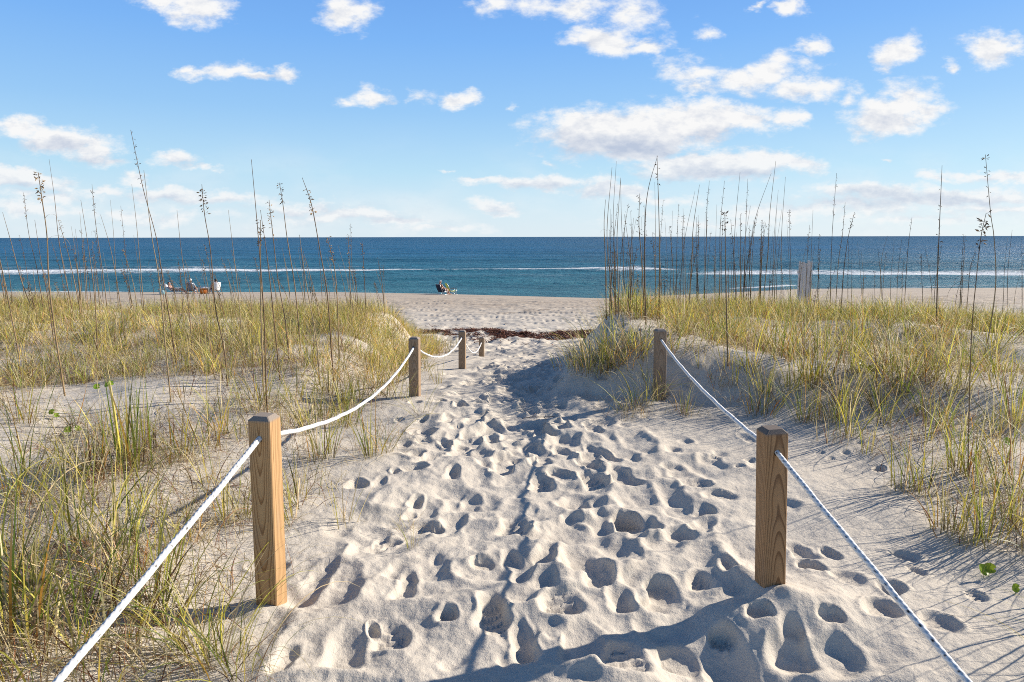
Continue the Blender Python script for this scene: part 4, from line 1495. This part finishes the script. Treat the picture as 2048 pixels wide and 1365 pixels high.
for (path, head, thick, leafy) in OATS:
    foot = hit(*path[0])
    yd = min(foot.y, 14.2)
    base = at_y(path[0][0], path[0][1], yd)
    gz = ground_z(base.x, base.y)
    pts = [at_y(u, v, yd) for u, v in path]
    ybow = rng.normal(0, .05)
    for i, p in enumerate(pts):
        tt_ = i / (len(pts) - 1)
        p.y += ybow * tt_ * tt_
        p.x += rng.normal(0, .004) if 0 < i < len(pts) - 1 else 0
    if gz < pts[0].z - .01:
        pts = [Vector((pts[0].x + .01, pts[0].y, gz - .02))] + pts
    else:
        pts[0].z = gz - .02
    cur = catmull(pts, 7)
    root = empty('sea_oat_stalk', (cur[0].x, cur[0].y, gz))
    O_ = Vector((cur[0].x, cur[0].y, gz))
    cur = [p - O_ for p in cur]
    n = len(cur)
    far_w = max(1.0, yd / 7.0) ** .5
    rb = (.0072 if yd > 5 else .0048) * (.35 + .65 * thick) * far_w
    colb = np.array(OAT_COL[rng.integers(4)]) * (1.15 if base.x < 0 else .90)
    radii = [max(.0012 * far_w, rb * (1 - .74 * (i / (n - 1)) ** 1.1)) for i in range(n)]
    cols = []
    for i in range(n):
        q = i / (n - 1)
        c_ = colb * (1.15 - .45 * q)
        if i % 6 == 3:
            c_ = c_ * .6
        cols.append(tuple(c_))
    mb = MB()
    mb.tube(cur, radii, 6, cols)
    mb.build('stem', M_STEM, root, True)
    if leafy:
        for q in range(int(rng.integers(1, 3))):
            mb = MB()
            i0 = int(n * rng.uniform(.35, .72))
            p0 = cur[i0]
            sgn = rng.choice([-1, 1])
            Ls = rng.uniform(.10, .28)
            pl = []
            p = p0.copy()
            th = rng.uniform(.1, .5)
            for s_ in range(11):
                pl.append(p.copy())
                th += rng.uniform(.18, .42)
                p = p + Vector((math.sin(th) * sgn, rng.normal(0, .12), math.cos(th))) * Ls / 10
            wds = [.005 * far_w * max(.15, 1 - s_ / 11) for s_ in range(11)]
            mb.ribbon(pl, wds, (0.2, 1, .2), .0006, tuple(colb * .8))
            mb.build('dry_leaf', M_STEM, root)
    if head:
        h0, h1, dn_ = head
        h0 = h0 - .05
        mb = MB()
        ns = int(11 + 19 * dn_ + (4 if yd < 6 else 0))
        golden = dn_ > 1.05
        i_a, i_b = int(max(0, h0 * (n - 1) - 1)), int(min(n - 1, math.ceil(h1 * (n - 1))))
        mb.tube([q_ + Vector((0, 0, .0)) for q_ in cur[i_a:i_b + 1]], [r_ * 1.08 + .0002 for r_ in radii[i_a:i_b + 1]], 6, tuple(colb * .8))
        for q in range(ns):
            f = h0 + (h1 - h0) * rng.random()
            x_ = f * (n - 1)
            i0 = min(int(x_), n - 2)
            p0 = cur[i0].lerp(cur[i0 + 1], x_ - i0)
            a_ = rng.uniform(0, 6.28)
            out_ = Vector((math.cos(a_), math.sin(a_), rng.uniform(-.6, .9)))
            st = rng.uniform(.004, .020) * (1.1 if dn_ > .8 else .8)
            e = p0 + out_ * st
            mb.tube([p0, e], .0005 * far_w, 3, tuple(colb), False)
            sl = rng.uniform(.020, .033) * (1.15 if far_w > 1.2 else 1.0)
            dr = (out_ * .8 + Vector((0, 0, rng.uniform(-1.2, .8)))).normalized()
            sd_ = dr.cross(Vector((rng.normal(), rng.normal(), rng.normal()))).normalized()
            c_ = (np.array([.46, .29, .12]) if (golden and rng.random() < .7) else (np.array([.34, .22, .11]) if rng.random() < .4 else np.array([.13, .085, .05]))) * rng.uniform(.6, 1.4)
            tip = e + dr * sl
            m1 = e + dr * sl * .45 + sd_ * sl * .20
            m2 = e + dr * sl * .45 - sd_ * sl * .20
            nn = dr.cross(sd_) * sl * .12
            mid = e + dr * sl * .45
            mb.add([e, m1, tip, m2, mid + nn, mid - nn], [(0, 1, 4), (1, 2, 4), (2, 3, 4), (3, 0, 4), (1, 0, 5), (2, 1, 5), (3, 2, 5), (0, 3, 5)], tuple(c_))
        mb.build('seed_head', M_SEED, root)
    dz = cur[-1].z
    lean = cur[-1].x / max(dz, .1)
    dsc = ('thick ' if thick > 1.05 else 'thin ' if thick < .62 else '') + (('full-headed' if head and head[2] > .85 else 'sparse-headed' if head else 'curled-leaf' if leafy else 'bare-tipped') + ' sea oat')
    dsc += (' leaning left' if lean < -.09 else ' leaning right' if lean > .09 else ' upright')
    later(root, dsc, base.x, yd, 'sea oat', 'sea oat stalks on the dunes')

# ------------------------------------------------------------------ seaweed wrack line
WR = [(690, 672, 3, 5), (760, 670, 3, 6), (830, 668, 4, 7), (880, 664, 6, 9), (940, 668, 9, 10), (985, 669, 9, 12), (1040, 674, 7, 11), (1095, 679, 6, 9), (1150, 672, 7, 8), (1190, 665, 6, 8), (1270, 660, 5, 8)]
mb = MB()
wx_, wy2, whf = [], [], []
for u, v, a, b in WR:
    p = hit(u, v)
    pa, pb = hit(u, v - a), hit(u, v + b)
    if min(p.y, pa.y, pb.y) < 14.5:
        continue
    wx_.append(p.x)
    wy2.append(p.y)
    whf.append(((pa.y - p.y), (p.y - pb.y)))
wx_ = np.array(wx_)
nS = 26000
sx_ = rng.uniform(wx_[0] - .4, wx_[-1] + .6, nS)
yc_ = np.interp(sx_, wx_, wy2)
up_ = np.interp(sx_, wx_, [q[0] for q in whf])
dn2 = np.interp(sx_, wx_, [q[1] for q in whf])
g_ = np.clip(rng.normal(0, .62, nS), -1.6, 1.6)
sy_ = yc_ + np.where(g_ > 0, g_ * up_, g_ * dn2)
dens_ = sstep(-.10, .50, fbm(sx_ * 1.1, sy_ * .9, 4, 401, .65) + .45 * (1 - 1.3 * np.abs(g_)))
keep = rng.random(nS) < dens_
sx_, sy_, g_ = sx_[keep], sy_[keep], g_[keep]
gx2 = rng.uniform(-5, 4, 1500)
gy2 = rng.uniform(14.2, 22, 1500)
kk = rng.random(1500) < sstep(.15, .5, fbm(gx2 * .6, gy2 * 1.4, 3, 402)) * .8
sx_ = np.concatenate([sx_, gx2[kk]])
sy_ = np.concatenate([sy_, gy2[kk]])
g_ = np.concatenate([g_, np.ones(kk.sum()) * 1.2])
nS = len(sx_)
hgt = .075 * np.clip(1 - np.abs(g_), 0, 1) * rng.random(nS) * np.clip(.6 + fbm(sx_ * 1.1, sy_ * 1.1, 2, 403), .1, 1.4)
P_ = np.stack([sx_, sy_, gz_arr(sx_, sy_) + hgt + .005], -1)
c_ = np.array([.115, .042, .022]) * rng.uniform(.35, 2.2, (nS, 1))
bl = blades(P_, rng.uniform(0, 6.28, nS), rng.uniform(.05, .17, nS), rng.uniform(.010, .028, nS), rng.uniform(1.15, 1.9, nS), rng.uniform(-.8, 1.0, nS), np.ones(nS), c_, c_, c_ * 1.2, K=3, gclamp=gz_arr)
o = link_mesh('seaweed_litter', np_mesh('seaweed_litter', *bl), M_WEED)
tag(o, 'line of washed up reddish-brown seaweed across the sand beyond the posts', 'seaweed', kind='stuff')

# ------------------------------------------------------------------ round-leaved plants and twigs
M_LEAF = blade_mat('pennywort_leaf', .3, .4)


def pennywort(u, v, leaves, label):
    p = hit(u, v)
    root = empty('pennywort_plant', p)
    for (dx, dy, h, r, tilt, az) in leaves:
        mb = MB()
        c = Vector((dx, dy, h))
        rot = Matrix.Rotation(az, 3, 'Z') @ Matrix.Rotation(tilt, 3, 'X')
        V, Fs = [c + rot @ Vector((0, 0, -r * .18))], []
        n = 22
        for ring_, (rf, zf) in enumerate(((.5, -.05), (1.0, .06))):
            for k in range(n):
                a = 2 * math.pi * k / n
                rr = r * rf * (1 + .05 * math.cos(a * 9) * (rf > .8)) * (.55 if (k == 0 and rf > .8) else 1)
                V.append(c + rot @ Vector((rr * math.cos(a), rr * math.sin(a), r * zf + r * .06 * math.sin(a * 3))))
        for k in range(n):
            Fs.append((0, 1 + k, 1 + (k + 1) % n))
            Fs.append((1 + k, 1 + n + k, 1 + n + (k + 1) % n, 1 + (k + 1) % n))
        mb.add(V, Fs, (.30 * random.uniform(.85, 1.1), .42 * random.uniform(.9, 1.1), .03))
        mb.build('leaf', M_LEAF, root, True)
        mb = MB()
        mb.tube([(dx * .7, dy * .7, -.02), (dx * .9, dy * .9, h * .5), c + Vector((0, 0, -r * .15))], .0012, 6, (.32, .35, .06))
        mb.build('stalk', M_LEAF, root, True)
    tag(root, label, 'pennywort', 'round-leaved creeping plants')


pennywort(1974, 1155, [(-.018, 0, .035, .026, .9, .4), (.012, .005, .04, .024, .8, -.5)], 'pair of shiny round green leaves on the sand beyond the near rope')
pennywort(2030, 1190, [(0, 0, .03, .018, 1.2, .1)], 'single round green leaf standing on the sand by the picture edge')
pennywort(200, 790, [(-.02, 0, .07, .026, .9, .3), (.05, .03, .08, .026, .8, -.3), (.10, .0, .10, .022, 1.0, .8)], 'three round leaves low in the sparse grass below the dense olive clump')
pennywort(105, 840, [(0, 0, .06, .022, .9, 0), (.02, .02, .03, .02, .7, 1)], 'yellowish round leaves beside curly straw near the edge of the grass')
pennywort(137, 868, [(0, 0, .03, .026, .8, .3), (.07, 0, .04, .022, .9, 1.2)], 'two round leaves on bare sand left of the broad green shoots')
pennywort(1725, 745, [(0, 0, .06, .035, .8, .2), (.09, .02, .03, .035, .9, -.2), (.17, 0, .03, .030, .9, .5)], 'yellow-green round leaves at the foot of the dense clump on the slope')
pennywort(2015, 895, [(0, 0, .04, .03, .9, .2)], 'single round leaf among upright tufts on the slope')

M_TWIG = simple('twig_bark', (.16, .11, .08), .8, .3, 60)
p = hit(1080, 840)
mb = MB()
mb.tube([(-.14, 0, .012), (-.06, .02, .018), (.03, .01, .02), (.10, .03, .018), (.17, .02, .012)], [.003, .0035, .003, .0025, .0015], 6)
mb.tube([(.03, .01, .02), (.05, -.05, .012)], [.0025, .0015], 6)
mb.tube([(-.06, .02, .018), (-.03, .09, .03)], [.0025, .0015], 6)
o = mb.build('fallen_twig', M_TWIG, None, True)
o.location = p
tag(o, 'thin forked twig lying across the footprints in the middle of the path', 'twig')

# ------------------------------------------------------------------ weathered board
M_BOARD, nb, bs, _ = new_mat('weathered_board')
t_ = nb.new('ShaderNodeTexCoord')
f_ = nb.noise(nb.mapping(t_.outputs['Object'], scale=(1, 1, .06)), 60, 5, .65)
g_n = nb.noise(t_.outputs['Object'], 4, 4, .6)
c = nb.mix(f_, (.48, .46, .45), (.80, .77, .76))
c = nb.mix(nb.math('MULTIPLY', nb.smooth(g_n, .5, .75), .4), c, (.36, .27, .20))
nb.link(c, bs.inputs['Base Color'])
bs.inputs['Roughness'].default_value = .85
bump(nb, bs, f_, .5, .004)
yb_ = 15.0
pl = at_y(1597, 545, yb_)
pr = at_y(1626, 545, yb_)
tz = at_y(1610, 525, yb_).z
cxb = (pl.x + pr.x) / 2
gzb = ground_z(cxb, yb_)
root = empty('board_screen', (cxb, yb_, gzb))
wb = pr.x - pl.x
Hb = tz - gzb
for k, (fx, wf, dh, dy) in enumerate(((-.36, .27, 0.0, .0), (-.06, .30, -.02, .006), (.26, .31, .012, 0.0))):
    mb = MB()
    hh_ = Hb + dh + .3
    mb.box((fx * wb, dy, hh_ / 2 - .3), (wf * wb, .022, hh_))
    # notched, split tops
    mb.box((fx * wb - wf * wb * .3, dy, Hb + dh + .012), (wf * wb * .35, .018, .03))
    mb.build('plank', M_BOARD, root)
mb = MB()
mb.box((-.02, .026, Hb * .86), (wb * .96, .025, .07))
mb.box((-.02, .026, Hb * .45), (wb * .96, .025, .07))
mb.build('batten', M_BOARD, root)
tag(root, 'weathered grey upright boards standing behind the grass against the surf', 'board screen')


# ------------------------------------------------------------------ people, chairs and cooler on the beach
def remesh(mb, name, mat, parent, voxel=.009, smooth_it=2):
    me = mb.mesh(name)
    o = bpy.data.objects.new(name, me)
    COL.objects.link(o)
    m = o.modifiers.new('r', 'REMESH')
    m.mode = 'VOXEL'
    m.voxel_size = voxel
    m.use_smooth_shade = True
    s = o.modifiers.new('s', 'SMOOTH')
    s.iterations = smooth_it
    s.factor = .5
    dg = bpy.context.evaluated_depsgraph_get()
    me2 = bpy.data.meshes.new_from_object(o.evaluated_get(dg))
    o.modifiers.clear()
    o.data = me2
    bpy.data.meshes.remove(me)
    me2.materials.clear()
    me2.materials.append(mat)
    me2.polygons.foreach_set('use_smooth', np.ones(len(me2.polygons), dtype=bool))
    if parent:
        o.parent = parent
    return o


def limb(mb, pts, radii, sides=12):
    """tapered chain with round joints"""
    fine, rr = [], []
    for i in range(len(pts) - 1):
        for k in range(4):
            t = k / 4
            fine.append(Vector(pts[i]).lerp(Vector(pts[i + 1]), t))
            rr.append(radii[i] * (1 - t) + radii[i + 1] * t)
    fine.append(Vector(pts[-1]))
    rr.append(radii[-1])
    mb.tube(fine, rr, sides)
    for p_, r_ in zip(pts, radii):
        mb.ellipsoid(p_, (r_, r_, r_), None, 12, 8)


def seated(loc, rz, recline, knees, feet, hands, skin, hairc, top, bottom, label, hip=(0, 0, .30), hat=None, lookz=0.0, head_fwd=.04):
    root = empty('person', loc, rz)
    hip = Vector(hip)
    r = rad(recline)
    up = Vector((-math.sin(r), 0, math.cos(r)))
    waist = hip + up * .20
    chest = hip + up * .38 + Vector((-.01, 0, 0))
    neck = hip + up * .53
    head = neck + up * .06 + Vector((head_fwd, 0, .12))
    mb = MB()
    rx = Matrix.Rotation(-r, 3, 'Y')
    mb.ellipsoid(hip + up * .03, (.12, .17, .12), rx)
    mb.ellipsoid(waist, (.105, .145, .15), rx)
    mb.ellipsoid(chest, (.115, .175, .17), rx)
    mb.ellipsoid(hip + up * .47, (.075, .17, .06), rx)
    limb(mb, [neck - up * .05, neck + up * .05, head - Vector((0, 0, .05))], [.058, .052, .055])
    hr = Matrix.Rotation(lookz, 3, 'Z')
    mb.ellipsoid(head, (.092, .076, .115), hr)
    mb.ellipsoid(head + hr @ Vector((.03, 0, -.06)), (.062, .055, .06), hr)
    mb.ellipsoid(head + hr @ Vector((.098, 0, -.015)), (.020, .013, .024), hr)       # nose
    mb.ellipsoid(head + hr @ Vector((.086, 0, -.062)), (.014, .026, .010), hr)       # mouth
    mb.ellipsoid(head + hr @ Vector((.080, 0, .022)), (.016, .055, .010), hr)        # brow
    for s in (-1, 1):
        mb.ellipsoid(head + hr @ Vector((0, .078 * s, -.01)), (.020, .012, .030), hr)   # ear
        sh_ = hip + up * .47 + Vector((0, .19 * s, 0))
        hd = Vector(hands[0 if s < 0 else 1])
        mid = (sh_ + hd) / 2
        el = mid + Vector((-.05, .07 * s, -.09))
        limb(mb, [sh_, sh_.lerp(el, .5), el, el.lerp(hd, .5), hd], [.055, .046, .040, .037, .027])
        hdir = (hd - el).normalized()
        palm = hd + hdir * .045
        mb.ellipsoid(palm, (.045, .036, .018), hdir.to_track_quat('X', 'Z').to_matrix())
        lat = hdir.cross(Vector((0, 0, 1))).normalized()
        for q, (off, ln_) in enumerate(((-.030, .058), (-.011, .070), (.010, .066), (.029, .052))):
            a = palm + hdir * .03 + lat * off
            b = a + hdir * ln_ * .55
            c = b + (hdir * .7 + Vector((0, 0, -.7))) * ln_ * .5
            limb(mb, [a, b, c], [.0105, .0095, .0080], 8)
        a = palm - hdir * .015 - lat * .030 * s
        limb(mb, [a, a + hdir * .03 - lat * .028 * s, a + hdir * .058 - lat * .034 * s], [.0115, .0105, .009], 8)
        kn = Vector(knees[0 if s < 0 else 1])
        ft = Vector(feet[0 if s < 0 else 1])
        hp = hip + Vector((.02, .085 * s, 0))
        limb(mb, [hp, hp.lerp(kn, .5), kn, kn.lerp(ft, .35), ft], [.090, .074, .056, .056, .036])
        fd = Vector((1, 0, 0)) if ft.z < .15 and kn.z > .3 else Vector((.45, 0, .9))
        limb(mb, [ft - fd * .04, ft + fd * .09 + Vector((0, 0, -.02 if fd.x > .9 else 0)), ft + fd * .17 + Vector((0, 0, -.03 if fd.x > .9 else 0))], [.036, .036, .022])
    remesh(mb, 'body', skin, root)
    root_body = root
    if top:
        mb = MB()
        mb.ellipsoid(waist, (.119, .158, .17), rx)
        mb.ellipsoid(chest, (.129, .190, .180), rx)
        mb.ellipsoid(hip + up * .48, (.088, .19, .062), rx)
        for s in (-1, 1):
            sh_ = hip + up * .47 + Vector((0, .19 * s, 0))
            hd = Vector(hands[0 if s < 0 else 1])
            el = (sh_ + hd) / 2 + Vector((-.05, .07 * s, -.09))
            limb(mb, [sh_, sh_.lerp(el, .55)], [.068, .062])
        remesh(mb, 'shirt', top, root, .012)
    mb = MB()
    mb.ellipsoid(hip + up * .05, (.135, .185, .135), rx)
    for s in (-1, 1):
        kn = Vector(knees[0 if s < 0 else 1])
        hp = hip + Vector((.02, .085 * s, 0))
        limb(mb, [hp, hp.lerp(kn, .5)], [.104, .092])
    remesh(mb, 'shorts', bottom, root, .012)
    mb = MB()
    mb.ellipsoid(head + hr @ Vector((-.016, 0, .022)), (.096, .086, .105), hr)
    if hat:
        mb.ellipsoid(head + hr @ Vector((-.002, 0, .058)), (.104, .090, .068), hr)
        mb.ellipsoid(head + hr @ Vector((.10, 0, .045)), (.07, .065, .008), hr)
        remesh(mb, 'cap', hat, root, .010)
    else:
        mb.ellipsoid(head + hr @ Vector((-.05, 0, -.03)), (.055, .07, .07), hr)
        remesh(mb, 'hair', hairc, root, .010)
    tag(root, label, 'person')
    return root


def beach_chair(loc, rz, recline, fabric, frame, label, seat_h=.20, back=.62, pillow=None, footrest=False):
    root = empty('beach_chair', loc, rz)
    r = rad(recline)
    up = Vector((-math.sin(r), 0, math.cos(r)))
    wd = .27
    hinge = Vector((-.13, 0, seat_h - .01))
    topb = hinge + up * back
    front = Vector((.33, 0, seat_h + .04))
    mb = MB()
    for s in (-1, 1):
        y_ = wd * s
        o_ = Vector((0, y_, 0))
        mb.tube([hinge + o_ - up * .04, topb + o_ * .98, topb + up * .04 + o_ * .8], .011, 8)
        mb.tube([hinge + o_ - Vector((.05, 0, 0)), front + o_], .011, 8)
        mb.tube([Vector((-.18, y_ * 1.03, .0)), Vector((.02, y_ * 1.03, seat_h)), Vector((.14, y_ * 1.06, .43))], .010, 8)
        mb.tube([Vector((.34, y_ * 1.03, .0)), Vector((.10, y_ * 1.03, seat_h)), Vector((-.02, y_ * 1.03, seat_h + .06))], .010, 8)
        mb.tube([Vector((.32, y_ * 1.06, 0)), Vector((.30, y_ * 1.06, .43))], .010, 8)
        mb.tube([Vector((-.20, y_ * 1.06, .012)), Vector((.36, y_ * 1.06, .012))], .010, 8)
    mb.tube([topb + up * .04 + Vector((0, -wd * .8, 0)), topb + up * .05, topb + up * .04 + Vector((0, wd * .8, 0))], .011, 8)
    mb.tube([front + Vector((0, -wd, 0)), front + Vector((0, wd, 0))], .011, 8)
    mb.tube([Vector((-.20, -wd * 1.06, .012)), Vector((-.20, wd * 1.06, .012))], .010, 8)
    mb.build('frame', frame, root, True)
    for s in (-1, 1):
        mb = MB()
        mb.box((.10, wd * 1.08 * s, .44), (.46, .05, .022))
        mb.build('armrest', M_ARM if fabric is not M_WHITEFAB else M_WHITEPL, root)
    mb = MB()
    pts = [hinge + up * (back * t + .02) + Vector((math.cos(r), 0, math.sin(r))) * (-.03 * math.sin(t * math.pi)) for t in np.linspace(0, 1, 8)]
    mb.ribbon(pts, [wd * 1.94] * 8, (0, 1, 0), .012)
    mb.build('backrest', fabric, root, True)
    mb = MB()
    pts = [hinge.lerp(front, t) + Vector((0, 0, -.035 * math.sin(t * math.pi))) for t in np.linspace(0, 1, 8)]
    mb.ribbon(pts, [wd * 1.94] * 8, (0, 1, 0), .012)
    mb.build('seat', fabric, root, True)
    if pillow:
        mb = MB()
        rx = Matrix.Rotation(-r, 3, 'Y')
        mb.ellipsoid(topb + up * .0 + Vector((.02, 0, .02)), (.045, .19, .085), rx)
        mb.build('headrest', pillow, root, True)
    tag(root, label, 'beach chair')
    return root


M_SKIN1 = simple('skin_tanned', (.42, .20, .12), .5, .08, 12)
M_SKIN2 = simple('skin_pale', (.56, .32, .23), .5, .08, 12)
M_SKIN3 = simple('skin_warm', (.50, .27, .17), .5, .08, 12)
M_NAVY = simple('navy_fabric', (.012, .018, .045), .8, .3, 30)
M_GREYFAB = simple('grey_fabric', (.20, .22, .27), .85, .15, 30)
M_WHITEFAB = simple('white_fabric', (.72, .73, .75), .85, .06, 20)
M_WHITEPL = simple('white_plastic', (.75, .75, .73), .4, .04, 10)
M_ALU = simple('aluminium_tube', (.70, .71, .72), .3, .04, 20, .8)
M_LIME = simple('lime_fabric', (.62, .72, .10), .8, .08, 25)
M_ARM = simple('wooden_armrest', (.12, .065, .04), .5, .2, 30)
M_RED = simple('red_fabric', (.42, .022, .028), .85, .2, 25)
M_ORANGE = simple('orange_plastic', (.72, .20, .02), .4, .05, 12)
M_CAPW = simple('white_cap_cloth', (.66, .64, .62), .85, .08, 30)
M_CAPG = simple('pale_grey_cap_cloth', (.34, .40, .44), .85, .15, 30)
M_BLACK = simple('black_hair', (.012, .010, .009), .6, .3, 60)
M_BROWN = simple('brown_hair', (.10, .05, .03), .6, .3, 60)
M_SHORTS = simple('dark_shorts', (.03, .035, .06), .85, .2, 30)
M_SHORTS2 = simple('khaki_shorts', (.30, .25, .19), .85, .15, 30)
M_TEAL = simple('pale_blue_plastic', (.22, .42, .48), .5, .08, 12)
M_GREYSHIRT = simple('grey_shirt', (.36, .38, .42), .85, .12, 30)

KN = [(.40, -.12, .44), (.40, .12, .44)]
FT = [(.58, -.13, .05), (.60, .12, .05)]
HD = [(.20, -.26, .47), (.20, .26, .47)]


def gpos(u, v, ymax=50.5):
    p = hit(u, v)
    if p.y > ymax:
        p = at_y(u, v, ymax)
    return Vector((p.x, p.y, ground_z(p.x, p.y)))


a = gpos(884, 589.5)
beach_chair(a, rad(44), 24, M_NAVY, M_ALU, 'navy beach chair seen from behind with seated sunbather at the waterline', back=.60)
seated(a + Vector((0, 0, -.03)), rad(40), 20, KN, FT, HD, M_SKIN1, M_BROWN, None, M_SHORTS, 'shirtless person in pale grey cap sitting in the navy beach chair facing the sea', hip=(.02, 0, .31), hat=M_CAPG)
b = gpos(898, 588.6) + Vector((.12, .75, 0))
b.z = ground_z(b.x, b.y)
beach_chair(b, rad(24), 26, M_LIME, M_ALU, 'lime green beach chair with dark armrests just beyond the navy chair', back=.66, seat_h=.24)

a = gpos(352, 588.5)
beach_chair(a, rad(4), 52, M_WHITEFAB, M_ALU, 'low white reclining beach chair with sunbather lying back in it', pillow=M_WHITEFAB, back=.78)
seated(a + Vector((0, 0, -.02)), rad(4), 52, [(.42, -.10, .36), (.44, .12, .40)], [(.80, -.12, .10), (.78, .12, .06)], [(.06, -.16, .40), (.10, .18, .40)], M_SKIN2, M_BROWN, None, M_SHORTS2,
       'pale sunbather lying back in the white recliner with legs stretched towards the others', hip=(-.02, 0, .30), head_fwd=.05)
a = gpos(384, 588.0)
beach_chair(a, rad(86), 16, M_GREYFAB, M_ALU, 'grey beach chair seen from behind, between the recliner and the orange cooler', back=.60, seat_h=.22)
seated(a + Vector((0, 0, -.02)), rad(86), 14, KN, FT, HD, M_SKIN3, M_BROWN, M_GREYSHIRT, M_SHORTS, 'person in grey shirt and white cap seen from behind in the grey beach chair', hip=(.02, 0, .32), hat=M_CAPW)
a = gpos(431, 587.5)
beach_chair(a, rad(142), 22, M_WHITEFAB, M_ALU, 'white beach chair turned away from the sea beside the orange cooler', back=.64, seat_h=.22)
seated(a + Vector((0, 0, -.02)), rad(142), 18, KN, FT, HD, M_SKIN3, M_BLACK, M_RED, M_SHORTS, 'dark-haired person in red shirt sitting in the white beach chair by the cooler', hip=(.03, 0, .32))

# cooler
a = gpos(408, 588.0)
root = empty('drinks_cooler', a, rad(8))
bm = bmesh.new()
bmesh.ops.create_cube(bm, size=1)
for vv in bm.verts:
    k = .46 if vv.co.z < 0 else .50
    vv.co = Vector((vv.co.x * k, vv.co.y * k * .72, (vv.co.z + .5) * .40))
bmesh.ops.bevel(bm, geom=list(bm.edges), offset=.03, segments=3, affect='EDGES')
me = bpy.data.meshes.new('tub')
bm.to_mesh(me)
bm.free()
link_mesh('tub', me, M_ORANGE, root, True)
bm = bmesh.new()
bmesh.ops.create_cube(bm, size=1)
for vv in bm.verts:
    vv.co = Vector((vv.co.x * .53, vv.co.y * .39, (vv.co.z + .5) * .085 + .403))
bmesh.ops.bevel(bm, geom=list(bm.edges), offset=.022, segments=3, affect='EDGES')
me = bpy.data.meshes.new('lid')
bm.to_mesh(me)
bm.free()
link_mesh('lid', me, M_WHITEPL, root, True)
mb = MB()
mb.tube([(-.27, 0, .33), (-.29, 0, .42), (-.22, 0, .53), (.22, 0, .53), (.29, 0, .42), (.27, 0, .33)], .010, 8)
mb.build('handle', M_WHITEPL, root, True)
tag(root, 'orange drinks cooler with white lid standing on the beach between two chairs', 'cooler')

# bag beside the recliner
a = gpos(325, 589.5)
root = empty('beach_bag', a, rad(-10))
mb = MB()
mb.tube([(0, 0, .0), (0, 0, .08), (0, 0, .24), (0, 0, .30)], [.17, .20, .19, .16], 16)
mb.build('bag_body', M_TEAL, root, True)
mb = MB()
for s in (-1, 1):
    mb.tube([(-.09, .13 * s, .28), (-.07, .12 * s, .40), (.07, .12 * s, .40), (.09, .13 * s, .28)], .010, 6)
mb.build('handle', M_WHITEPL, root, True)
tag(root, 'pale blue beach bag on the sand beside the reclining sunbather', 'bag')

settle_labels()
import sys
print('clumps', len(PLACED), 'stuff clumps', N_STUFF, 'litter', LITTER_N, 'oats', len(OATS))
